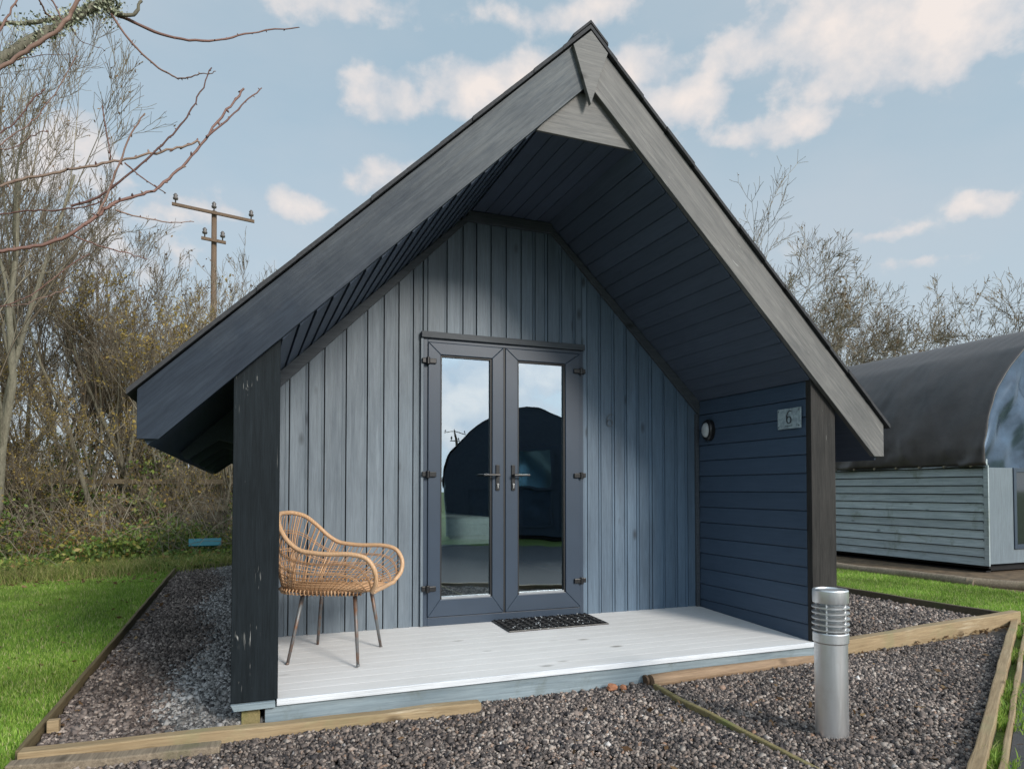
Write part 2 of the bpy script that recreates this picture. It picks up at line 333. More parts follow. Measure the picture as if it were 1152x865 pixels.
def m_rim():
    m, nt, n, l, b = newmat('wrapped_cane'); tc = n.new('ShaderNodeTexCoord'); w = n.new('ShaderNodeTexWave'); w.inputs['Scale'].default_value = 38; w.inputs['Distortion'].default_value = 1.5
    l.new(tc.outputs['Object'], w.inputs[0]); c = mixc(n, l, w.outputs['Fac'], (.50,.30,.16), (.62,.40,.235)); l.new(c, b.inputs['Base Color']); b.inputs['Roughness'].default_value = .45
    bp = n.new('ShaderNodeBump'); bp.inputs['Strength'].default_value = .3; bp.inputs['Distance'].default_value = .003; l.new(w.outputs['Fac'], bp.inputs['Height']); l.new(bp.outputs[0], b.inputs['Normal'])
    return m
M['rim'] = m_rim()
STONE = [(0,(.030,.028,.032)),(.25,(.080,.068,.064)),(.5,(.145,.118,.105)),(.75,(.235,.19,.165)),(.92,(.38,.33,.29)),(.985,(.25,.15,.10)),(1,(.6,.58,.56))]
M['stone'] = island('crushed_stone', STONE, .7)
STONE2 = [(0,(.05,.045,.045)),(.3,(.15,.145,.14)),(.6,(.25,.24,.23)),(.9,(.38,.37,.36)),(1,(.34,.33,.33))]
M['stone2'] = island('grey_crushed_stone', STONE2, .7)
def m_gravelbed():
    m, nt, n, l, b = newmat('gravel_bed'); tc = n.new('ShaderNodeTexCoord'); v = n.new('ShaderNodeTexVoronoi'); v.inputs['Scale'].default_value = 60; l.new(tc.outputs['Object'], v.inputs['Vector'])
    c = ramp(n, l, v.outputs['Color'], [(0,(.04,.037,.037)),(.5,(.10,.088,.082)),(1,(.19,.165,.15))]); l.new(c, b.inputs['Base Color']); b.inputs['Roughness'].default_value = .9
    bp = n.new('ShaderNodeBump'); bp.inputs['Strength'].default_value = .9; bp.inputs['Distance'].default_value = .01; bp.invert = True; l.new(v.outputs['Distance'], bp.inputs['Height']); l.new(bp.outputs[0], b.inputs['Normal'])
    return m
M['gravelbed'] = m_gravelbed()
def m_lawn():
    m, nt, n, l, b = newmat('lawn_soil'); tc = n.new('ShaderNodeTexCoord'); a = nz(n, l, tc.outputs['Object'], 1.2, 6); c2 = nz(n, l, tc.outputs['Object'], 60, 4)
    c = mixc(n, l, mapr(n, l, a, .35, .65), (.12,.19,.03), (.19,.28,.045)); c = mixc(n, l, mapr(n, l, c2, .4, .7), c, (.035,.05,.015)); l.new(c, b.inputs['Base Color']); b.inputs['Roughness'].default_value = 1
    bp = n.new('ShaderNodeBump'); bp.inputs['Strength'].default_value = .6; l.new(c2, bp.inputs['Height']); bp.inputs['Distance'].default_value = .02; l.new(bp.outputs[0], b.inputs['Normal'])
    return m
M['lawn'] = m_lawn()
M['grass'] = island('grass_blades', [(0,(.12,.23,.035)),(.5,(.25,.41,.065)),(.82,(.36,.50,.10)),(1,(.55,.50,.28))], .55, .45, .3)
M['rough_grass'] = island('rough_grass_blades', [(0,(.10,.14,.03)),(.4,(.20,.26,.06)),(.75,(.34,.33,.12)),(1,(.46,.36,.20))], .7, .35, .2)
M['soil'] = plain('leaf_litter_soil', (.12,.08,.045), 1, 0, .6, 9, .8)
M['asphalt'] = plain('asphalt', (.055,.055,.058), .85, 0, .35, 120, .5)
M['bark'] = wood('lichened_bark', (.10,.09,.065), (.30,.28,.21), 'z', .3, .9, knots=False, mould=(.20,.21,.12), bump=.6, gs=.6)
M['twig'] = island('brown_twigs', [(0,(.11,.085,.06)),(.5,(.20,.165,.12)),(1,(.32,.28,.21))], .85)
M['twig_red'] = island('reddish_shoots', [(0,(.10,.05,.042)),(.6,(.19,.105,.085)),(1,(.24,.17,.13))], .6)
M['leaf_brown'] = island('dead_leaves', [(0,(.09,.05,.025)),(.5,(.20,.12,.06)),(1,(.32,.22,.11))], .8, .3)
M['leaf_olive'] = island('yellowing_leaves', [(0,(.22,.16,.04)),(.5,(.38,.29,.08)),(1,(.55,.40,.12))], .7, .45)
M['leaf_green'] = island('bramble_leaves', [(0,(.04,.07,.015)),(.35,(.10,.17,.035)),(.68,(.19,.27,.055)),(.85,(.33,.31,.08)),(1,(.28,.15,.07))], .55, .3, .4)
M['tarp'] = None
def m_tarp():
    m, nt, n, l, b = newmat('black_tarpaulin'); tc = n.new('ShaderNodeTexCoord')
    w = n.new('ShaderNodeTexWave'); w.wave_type = 'BANDS'; w.bands_direction = 'Y'; w.inputs['Scale'].default_value = 1.6; w.inputs['Distortion'].default_value = 4; l.new(tc.outputs['Object'], w.inputs[0])
    f = nz(n, l, tc.outputs['Object'], 300, 2); st = nz(n, l, tc.outputs['Object'], 1.5, 6, .7)
    c = mixc(n, l, mapr(n, l, st, .35, .75), (.030,.028,.029), (.085,.076,.074)); l.new(c, b.inputs['Base Color'])
    l.new(mapr(n, l, st, .3, .7, .34, .48), b.inputs['Roughness'])
    bp = n.new('ShaderNodeBump'); bp.inputs['Strength'].default_value = .12; bp.inputs['Distance'].default_value = .02; l.new(w.outputs['Fac'], bp.inputs['Height'])
    b2 = n.new('ShaderNodeBump'); b2.inputs['Strength'].default_value = .2; b2.inputs['Distance'].default_value = .004; l.new(f, b2.inputs['Height']); l.new(bp.outputs[0], b2.inputs['Normal']); l.new(b2.outputs[0], b.inputs['Normal'])
    return m
M['tarp'] = m_tarp()
M['tarp_shiny'] = plain('glossy_blue_black_sheet', (.055,.085,.125), .2, .6, .4, 2.5)
M['panel'] = wood('pale_grey_panel', (.13,.165,.19), (.18,.22,.25), 'z', .05, .6, knots=False)
M['pole'] = wood('brown_pole_wood', (.085,.055,.035), (.19,.13,.085), 'z', .1, .8, knots=False)
M['ceramic'] = plain('grey_insulator', (.10,.09,.085), .4)
M['turq'] = plain('turquoise_plastic', (.03,.19,.23), .5)
M['white'] = plain('frosted_diffuser', (.42,.45,.47), .3)
M['plate'] = plain('frosted_clear_plate', (.30,.37,.40), .22, .0, .35, 40)
M['ink'] = plain('dark_ink', (.03,.035,.04), .5)
M['faint'] = plain('faint_grey_mark', (.085,.105,.125), .6)
M['terracotta'] = plain('orange_brick', (.34,.15,.08), .85, 0, .2, 30, .4)
M['brass'] = plain('eyelet_metal', (.5,.46,.4), .4, 1)

GZ = -0.15
# ------------------------------------------------------------------ ground
def sheet(name, poly, z, mat, kind='structure', sub=None):
    mb = MB(); mb.add([(x, y, z) for x, y in poly], [tuple(range(len(poly)))]); o = mb.build(name, mat); tag(o, kind=kind); return o
sheet('ground', [(-400,-400),(400,-400),(400,400),(-400,400)], GZ-.012, M['lawn'])
K = (-2.75, 4.47)                                     # kerb lines left and right
cor = Vector((4.47, .47)); dk = (Vector((1.016,-1.561))-cor).normalized(); endk = cor+dk*9
sheet('gravel_ground', [(-2.75,-6),(endk.x, endk.y),(4.47,.47),(4.47,7.8),(-2.75,7.65)], GZ-.008, M['gravelbed'])
pk = Vector((-dk.y, dk.x));  pk = pk if pk.x > 0 else -pk      # to the right of the kerb
a0 = cor+pk*.10+dk*1.2; a1 = cor+pk*.10+dk*14
sheet('asphalt_path', [(a0.x,a0.y),(a0.x+pk.x*6,a0.y+pk.y*6),(a1.x+pk.x*6,a1.y+pk.y*6),(a1.x,a1.y)][::-1], GZ-.004, M['asphalt'])
sheet('soil_ground', [(-30,8.6),(-4.4,7.0),(-2.8,8.4),(4.4,8.4),(4.4,30),(-30,30)], GZ-.004, M['soil'])
sheet('soil_strip', [(6.3,1),(7.4,.2),(12,-.5),(13,9),(6.1,9)], GZ-.0045, M['soil'])

def stones(name, n, region, size, mat, zbase=GZ, heap=.012, seed=1):
    r = np.random.default_rng(seed); P = region(r, n); n = len(P)
    cube = np.array([(-1,-1,-1),(1,-1,-1),(1,1,-1),(-1,1,-1),(-1,-1,1),(1,-1,1),(1,1,1),(-1,1,1)], float)*.5
    sz = size*np.exp(r.normal(0, .28, (n,1,1)))
    sh = r.uniform(.6, 1.15, (n,1,3))*np.array([1,1,.75])
    V = cube[None]*sh*sz*(1+r.uniform(-.38, .25, (n,8,3)))
    q = r.normal(size=(n,4)); q /= np.linalg.norm(q, axis=1)[:,None]; w,x,y,z = q.T
    Rm = np.stack([1-2*(y*y+z*z),2*(x*y-z*w),2*(x*z+y*w),2*(x*y+z*w),1-2*(x*x+z*z),2*(y*z-x*w),2*(x*z-y*w),2*(y*z+x*w),1-2*(x*x+y*y)],1).reshape(n,3,3)
    V = np.einsum('nij,nkj->nki', Rm, V)
    V[:,:,0] += P[:,0,None]; V[:,:,1] += P[:,1,None]; V[:,:,2] += zbase-.004+r.uniform(0, heap, n)[:,None]+P[:,2,None]
    F = np.array([(3,2,1,0),(4,5,6,7),(0,1,5,4),(1,2,6,5),(2,3,7,6),(3,0,4,7)])
    F = (F[None]+np.arange(n)[:,None,None]*8).reshape(-1,4)
    return np_mesh(name, V.reshape(-1,3), F, mat)
def reg_front(r, n):
    P = np.zeros((n,3)); P[:,0] = r.uniform(-2.72, 4.45, n); P[:,1] = r.uniform(-2.3, .12, n)
    d = (P[:,0]-4.40)*(-dk.y)+(P[:,1]-.47)*dk.x
    side = (P[:,0]-cor.x)*pk.x+(P[:,1]-cor.y)*pk.y
    up = .012*np.sin(P[:,0]*2.3+1)*np.sin(P[:,1]*3.1)
    P[:,2] = up+.004
    keep = (side < -.03)&~((P[:,0] > -1.75)&(P[:,0] < 1.75)&(P[:,1] > .02))
    return P[keep]
def reg_left(r, n):
    P = np.zeros((n,3)); P[:,0] = r.uniform(-2.73,-1.75,n); P[:,1] = .05+7.5*r.uniform(0,1,n)**1.5
    P[:,2] = .012*np.sin(P[:,1]*1.3)+.035*np.exp(-((P[:,0]+1.85)/.35)**2)
    return P
def reg_right(r, n):
    P = np.zeros((n,3)); P[:,0] = r.uniform(1.95,4.43,n); P[:,1] = .12+5.5*r.uniform(0,1,n)**1.3
    return P[P[:,1] > .10+.13*(P[:,0]-1.95)]
tag(stones('gravel', 150000, reg_front, .0142, M['stone'], seed=3), 'mixed brown and grey gravel in front of the deck', 'gravel', kind='stuff')
M['stone3'] = island('damp_brown_stone', [(0,(.035,.028,.026)),(.3,(.085,.066,.058)),(.6,(.14,.112,.10)),(.9,(.23,.19,.165)),(1,(.36,.30,.26))], .7)
def reg_la(r, n): P = reg_left(r, n); return P[P[:,0]+.08*np.sin(P[:,1]*2)+r.normal(0,.06,len(P)) < -2.18]
def reg_lb(r, n): P = reg_left(r, n); return P[P[:,0]+.08*np.sin(P[:,1]*2)+r.normal(0,.06,len(P)) >= -2.18]
tag(stones('gravel', 34000, reg_la, .0175, M['stone3'], seed=4), 'dark brownish gravel strip beside the left kerb board', 'gravel', kind='stuff')
tag(stones('gravel', 34000, reg_lb, .0175, M['stone2'], seed=14), 'lighter grey gravel strip running back along the cabin wall', 'gravel', kind='stuff')
tag(stones('gravel', 34000, reg_right, .018, M['stone'], seed=5), 'gravel bed right of the cabin behind the thick timber edge', 'gravel', kind='stuff')

def blades(name, P, hgt, wid, mat, seed=1, lean=.5):
    r = np.random.default_rng(seed); n = len(P)
    a = r.uniform(0, 2*np.pi, n); h = hgt*r.uniform(.5, 1.3, n); w = wid*r.uniform(.7, 1.3, n)
    la = r.uniform(0, 2*np.pi, n); ll = h*lean*r.uniform(.1, 1.2, n)
    dx, dy = np.cos(a)*w/2, np.sin(a)*w/2; lx, ly = np.cos(la)*ll, np.sin(la)*ll
    V = np.zeros((n,5,3)); V[:,0] = P; V[:,1] = P; V[:,0,0] -= dx; V[:,0,1] -= dy; V[:,1,0] += dx; V[:,1,1] += dy
    for i, s in ((2, .7), (3, -.7)):
        V[:,i,0] = P[:,0]+dx*s+lx*.35; V[:,i,1] = P[:,1]+dy*s+ly*.35; V[:,i,2] = P[:,2]+h*.6
    V[:,4,0] = P[:,0]+lx; V[:,4,1] = P[:,1]+ly; V[:,4,2] = P[:,2]+h
    base = np.arange(n)[:,None]*5
    F = np.concatenate([base+np.array([[0,1,2]]), base+np.array([[0,2,3]]), base+np.array([[3,2,4]])], 1).reshape(-1,3)
    return np_mesh(name, V.reshape(-1,3), F, mat)
def pts(r, n, x0, x1, y0, y1, z=GZ-.01, pw=1):
    P = np.zeros((n,3)); P[:,0] = r.uniform(x0,x1,n); P[:,1] = y0+(y1-y0)*r.uniform(0,1,n)**pw; P[:,2] = z; return P
r_ = np.random.default_rng(5)
P = np.concatenate([pts(r_, 60000, -4.3,-2.79,-.5,2.2), pts(r_, 90000, -5.6,-2.8,2.0,8.0)])
tag(blades('grass', P, .034, .006, M['grass'], 2), 'bright green mown lawn left of the gravel path', 'lawn', kind='stuff')
P = np.concatenate([pts(r_, 75000, 4.52,6.35,.5,6.5), pts(r_, 25000, 4.6,8.5,-1.6,.9)])
sd_ = (P[:,0]-cor.x)*pk.x+(P[:,1]-cor.y)*pk.y; P = P[~((sd_ > .11)&(sd_ < 6)&((P[:,0]-cor.x)*dk.x+(P[:,1]-cor.y)*dk.y > 1.2))&((sd_ > .0)|(P[:,0] > 4.5))]
tag(blades('grass', P, .036, .007, M['grass'], 3), 'bright green lawn between the gravel bed and the neighbouring pod', 'lawn', kind='stuff')
tt = r_.uniform(.3, 5.2, 2600); side = np.where(r_.uniform(0,1,2600) < .75, r_.uniform(.03, .07, 2600), r_.uniform(.10, .14, 2600))
dens = (np.sin(tt*5)+np.sin(tt*2.3+1)) > -.3; tt, side = tt[dens], side[dens]
P = np.stack([cor.x+dk.x*tt+pk.x*side, cor.y+dk.y*tt+pk.y*side, np.full(len(tt), GZ-.01)], 1)
tag(blades('weeds', P, .055, .006, M['grass'], 4, .9), 'grass tufts growing between the two kerb boards beside the asphalt', 'weeds', kind='stuff')
P = np.concatenate([pts(r_, 26000, -6.6,-1.9,6.7,9.6), pts(r_, 5000, -6.0,-3.2,6.0,6.9)])
P = P[P[:,1] > 7.9-(P[:,0]+2.2)*-.45+r_.normal(0,.25,len(P))-.3]
tag(blades('rough_grass', P, .16, .008, M['rough_grass'], 6, 1.1), 'long tangled grass at the foot of the hedgerow', 'rough grass', kind='stuff')

def lit_left_and_streaks(m, k, x0, x1):
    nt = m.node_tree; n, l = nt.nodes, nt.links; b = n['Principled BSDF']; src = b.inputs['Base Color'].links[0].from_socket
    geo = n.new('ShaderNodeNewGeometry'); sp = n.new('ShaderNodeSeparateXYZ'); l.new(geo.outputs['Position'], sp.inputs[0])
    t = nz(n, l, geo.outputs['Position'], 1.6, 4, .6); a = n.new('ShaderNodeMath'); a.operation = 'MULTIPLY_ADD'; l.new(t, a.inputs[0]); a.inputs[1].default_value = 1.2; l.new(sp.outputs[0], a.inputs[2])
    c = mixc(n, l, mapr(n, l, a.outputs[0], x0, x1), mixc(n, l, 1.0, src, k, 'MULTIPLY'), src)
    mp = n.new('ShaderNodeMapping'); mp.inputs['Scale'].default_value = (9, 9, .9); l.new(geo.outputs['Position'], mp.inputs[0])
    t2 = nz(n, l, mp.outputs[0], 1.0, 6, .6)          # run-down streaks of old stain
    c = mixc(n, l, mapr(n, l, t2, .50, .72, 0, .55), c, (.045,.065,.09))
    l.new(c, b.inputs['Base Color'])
lit_left_and_streaks(M['wall_v'], (1.55,1.22,1.0), -.3, 1.9)    # light falling left of the doors, painted as a paler, greyer board tone
# ------------------------------------------------------------------ the cabin
SL = 0.9593                                          # roof slope dz/dx
HTOP, HLOW, HC, CX = 3.7443, 3.397, 3.085, .312
D = 1.277; L = 6.9; WX = 1.70; PX = 1.914; BACK = .048
cab = empty('garden_cabin', (0, 0, GZ))
tag(cab, 'dark blue timber cabin with steep gabled porch and glazed double doors, centre of the photo', 'cabin')
def cbuild(mb, name, mat, parent=None, **k):         # build in world coordinates under the cabin
    o = mb.build(name, mat, parent or cab, **k)
    if parent is None: o.location = (0, 0, -GZ)
    return o
def ceil_z(x): return min(HC, HLOW-SL*abs(x))
# front wall: vertical boards
mb = MB(); x = -1.70; rr = random.Random(4); DL, DR = -.672, .610
xs = []
while x < WX-.02:
    w = rr.choice((.105, .115, .122, .145)); xs.append((x, min(x+w, WX))); x += w
def wall_board(x0, x1, z0, right):
    g = .0035; st = rr.uniform(.014, .026)
    if x1-x0 < .02: return
    parts_ = [(x0+g, x1-g-st-.0015, 0), (x1-g-st, x1-g, 1)] if x1-x0 > .07 else [(x0+g, x1-g, 0)]
    off_ = rr.uniform(0, .004)
    for a, b, strip in parts_:
        za, zb = ceil_z(a), ceil_z(b)
        e1, e2 = (.004+off_, .007+off_) if not strip else ((.0005, .0025) if not right else (.012+off_, .009))
        y0, y1 = D-.022-e1, D-.022-e2
        mb.hexa([(a,y0,z0),(b,y1,z0),(b,D+.01,z0),(a,D+.01,z0),(a,y0,za),(b,y1,zb),(b,D+.01,zb),(a,D+.01,za)])
for x0, x1 in xs:
    right = x0 > .0
    segs = []
    if x1 <= DL or x0 >= DR: segs = [(x0, x1, BACK-.01)]
    elif x0 < DL: segs = [(x0, DL, BACK-.01), (DL, x1, 2.13)]
    elif x1 > DR: segs = [(x0, DR, 2.13), (DR, x1, BACK-.01)]
    else: segs = [(x0, x1, 2.13)]
    for a, b, z0 in segs: wall_board(a, b, z0, right)
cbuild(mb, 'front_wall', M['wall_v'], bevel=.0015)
mb = MB(); yb = D+.012                               # dark backing behind the boards, with the doorway open
mb.prism([(-WX,.0),(DL,.0),(DL,2.12),(-WX+.45,2.12),(-WX,ceil_z(WX))], yb, yb+.08); mb.prism([(DR,.0),(WX,.0),(WX,ceil_z(WX)),(WX-.45,2.12),(DR,2.12)], yb, yb+.08)
mb.prism([(-1.32,2.122),(1.32,2.122),(CX,HC),(-CX,HC)], yb, yb+.08)
cbuild(mb, 'wall_backing', M['void'])
# trims where wall meets ceiling
mb = MB(); t = .085
for s in (-1, 1):
    poly = [(s*WX, HLOW-SL*WX-.006), (s*WX, HLOW-SL*WX-t*1.386), (s*(CX+.03), HC-t), (s*CX, HC-.006)]
    mb.prism(poly, D-.062, D-.034)
mb.prism([(-CX-.028,HC-.006),(CX+.028,HC-.006),(CX+.028,HC-t+.004),(-CX-.028,HC-t+.004)], D-.065, D-.0345)
mb.box(WX-.034, WX-.004, D-.058, D-.033, BACK, HLOW-SL*WX-.11)
cbuild(mb, 'wall_trim', M['trim'], bevel=.002)
# side walls: boards inside on the right, outside on both
mb = MB(); z = -.02; top = HLOW-SL*WX
rr = random.Random(9)
def rboard(x_in, y0, y1, z0, z1, s, proud=.008):
    # shiplap board, lower edge proud; s=-1 faces -x
    xa, xb = x_in+s*proud, x_in
    p = [(xa,y0,z0),(x_in-s*.012,y0,z0),(x_in-s*.012,y1,z0),(xa,y1,z0),(xb,y0,z1),(x_in-s*.012,y0,z1),(x_in-s*.012,y1,z1),(xb,y1,z1)]
    mb.hexa(p if s < 0 else [p[1],p[0],p[3],p[2],p[5],p[4],p[7],p[6]])
while z < top: rboard(WX+.006, .052, D-.03, z+.003, min(z+.128, top), -1); z += .128
cbuild(mb, 'side_wall', M['wall_h'], bevel=.006)
for s in (1, -1):
    mb = MB(); z = -.06
    if s < 0: mb.box(-WX-.05, -WX+.0, .055, D+.1, .0, top)
    while z < 1.58: rboard(s*(PX-.014), .05, L-.05, z+.003, min(z+.115, 1.58), s); z += .115
    mb.box(s*(PX-.03), s*(WX+.02), .054, L-.06, -.05, 1.57)
    cbuild(mb, 'side_wall', M['wall_h'], bevel=.0015)
# ceiling boards
mb = MB()
n = 17
for s in (-1, 1):
    for i in range(n):
        xa = CX+(WX-CX)*i/n+.0015; xb = CX+(WX-CX)*(i+1)/n-.002
        za, zb = HLOW-SL*xa, HLOW-SL*xb; e = .009
        poly = [(s*xa, za+.016), (s*xb, zb+.016), (s*(xb-e*.69), zb-e*.72), (s*xa, za)]
        mb.prism(poly, .004, D+.01)
for i in range(6):
    xa = -CX+2*CX*i/6+.002; xb = -CX+2*CX*(i+1)/6-.002
    mb.box(xa, xb, .02, D+.01, HC, HC+.014)
cbuild(mb, 'porch_ceiling', M['ceil'], bevel=.004)
# roof slabs, felt, ridge
for s in (-1, 1):
    mb = MB(); x0, x1 = 0, 2.325
    hb = HLOW+.019
    mb.prism([(s*.0, 3.70), (s*2.325, 3.70-SL*2.325), (s*2.325, 1.30), (s*2.28, hb-SL*2.28), (s*.0, hb)], .002, L)
    for k in range(6):                                # rafter feet under the eave
        y = 1.3+k*.9
        mb.prism([(s*1.93, hb-SL*1.93-.002), (s*2.25, hb-SL*2.25-.002), (s*2.21, hb-SL*2.25-.045), (s*2.02, hb-SL*2.02-.13), (s*1.93, hb-SL*1.93-.24)], y, y+.045)
    ro = cbuild(mb, 'roof', M['ceil'])
    mb = MB()
    for k in range(13):                               # felt courses, each lapping the one below
        xa = 2.362-k*.182; xb = max(xa-.20, 0); e = .014
        za, zb = HTOP-SL*xa, HTOP-SL*xb
        yv = -.058-.004*math.sin(k*2.3)
        mb.prism([(s*xa, za-.0), (s*xb, zb-.0035), (s*xb, zb-.027), (s*(xa), za-.027)], yv, L+.05)
    mb.build('roof_felt', M['felt'], ro)
mb = MB()
for s in (-1, 1): mb.prism([(0, HTOP+.022), (s*.115, HTOP+.022-SL*.115), (s*.115, HTOP+.003-SL*.115), (0, HTOP+.003)], -.064, L+.055)
cbuild(mb, 'ridge_cap', M['felt'], bevel=.002)
# bargeboards
for yy in (0, 1):
    for s in (-1, 1):
        mb = MB(); y0, y1 = (-.036, .0) if yy == 0 else (L+.001, L+.035)
        tp = HTOP-.038
        xi = .0015
        mb.prism([(s*xi, tp-SL*xi), (s*2.321, tp-SL*2.321), (s*2.321, 1.2538), (s*2.232, 1.2538), (s*xi, HLOW-SL*xi)], y0, y1)
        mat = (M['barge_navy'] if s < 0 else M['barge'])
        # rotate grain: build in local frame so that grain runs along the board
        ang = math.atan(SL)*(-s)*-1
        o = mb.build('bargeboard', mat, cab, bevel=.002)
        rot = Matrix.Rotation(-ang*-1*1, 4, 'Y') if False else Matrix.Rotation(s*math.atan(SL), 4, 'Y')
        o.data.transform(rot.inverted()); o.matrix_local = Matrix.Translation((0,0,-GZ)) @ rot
        if yy == 0: tag(o, 'dark navy grey bargeboard on the left slope, weathered pale towards the ridge' if s < 0 else 'weathered pale grey bargeboard on the right slope')
# kite-shaped finial and the collar board behind it
def kite_pt(u, v): p = at(u, v, -.04); return (p.x, p.z)
mb = MB(); k = [kite_pt(661,37), kite_pt(643,53), kite_pt(662.5,120), kite_pt(681,63)]
k = [(0,HTOP-.045),(k[1][0],k[1][1]),(k[2][0],k[2][1]),(-k[1][0]*.95,k[1][1])]
mb.prism(k, -.066, -.0375); cbuild(mb, 'finial', M['barge'], bevel=.002)
mb = MB(); mb.prism([(-CX-.01,HC-.004),(CX+.01,HC-.004),(.09,3.36),(-.09,3.36)], -.001, .018)
cbuild(mb, 'collar_board', M['barge'], bevel=.002)
# posts
for s in (-1, 1):
    mb = MB(); mb.prism([(s*WX,.0),(s*PX,.0),(s*PX,HLOW-SL*PX+.02),(s*WX,HLOW-SL*WX+.01)], .0035 if s > 0 else .0035, .05)
    o = cbuild(mb, 'corner_post', M['post_l'] if s < 0 else M['post_r'], bevel=.003)
    tag(o, 'broad black-stained corner post with scuffs' if s < 0 else 'broad grey-brown corner post')
mb = MB(); mb.prism([(-WX-.012,-.004),(-PX+.0,-.004),(-PX+.015,-.036),(-WX-.012,-.036)], -.012, .05); cbuild(mb, 'post_ledge', M['fascia'], bevel=.003); cbuild(MB().box(WX+.01, PX, -.008, .05, -.035, -.004), 'post_ledge', M['fascia'], bevel=.003)
for xx, ww in ((-1.865,.085),(-1.76,.075)):
    mb = MB(); mb.box(xx, xx+ww, .03, .11, GZ-.02, -.037); cbuild(mb, 'support_stub', M['timber_moss'] if xx < -1.8 else M['stub'], bevel=.003)
# deck
mb = MB(); nb = 11; y0 = .0
for i in range(nb):
    ya = .012+i*(D-.02)/nb; yb2 = ya+(D-.02)/nb-.0012
    za = BACK*ya/D; zb = BACK*yb2/D; xl, xr_ = -WX+.0, WX-.003
    mb.hexa([(xl,ya,za-.022),(xr_,ya,za-.022),(xr_,yb2,zb-.022),(xl,yb2,zb-.022),(xl,ya,za),(xr_,ya,za),(xr_,yb2,zb),(xl,yb2,zb)])
cbuild(mb, 'deck', M['deck'], bevel=.0007)
mb = MB(); mb.box(-WX-.005, WX+.012, -.006, .010, -.030, .0015); cbuild(mb, 'deck_nosing', M['nosing'], bevel=.002)
mb = MB(); mb.box(-1.758, WX+.1, .012, .035, GZ-.02, -.0315); cbuild(mb, 'deck_fascia', M['fascia'], bevel=.002)
mb = MB(); mb.box(-WX, WX, .036, D, GZ-.02, -.025); mb.box(-1.88, 1.88, D+.1, L-.1, GZ-.02, .0); cbuild(mb, 'subfloor', M['void'])
# rear wall
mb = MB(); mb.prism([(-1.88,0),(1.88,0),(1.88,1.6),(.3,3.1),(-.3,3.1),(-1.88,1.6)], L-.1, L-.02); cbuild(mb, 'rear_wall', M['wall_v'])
# interior
mb = MB(); mb.box(-1.86, 1.86, D+.1, L-.12, .0, .02); cbuild(mb, 'floor', M['int_floor'])
mb = MB(); mb.prism([(-1.86,.02),(-1.84,.02),(-1.84,1.6),(-.3,3.06),(.3,3.06),(1.84,1.6),(1.84,.02),(1.86,.02),(1.86,1.63),(.31,3.09),(-.31,3.09),(-1.86,1.63)], D+.1, L-.13)
mb.box(-1.84, 1.84, 5.2, 5.25, .02, 2.2); cbuild(mb, 'interior_lining', M['int_wall'])
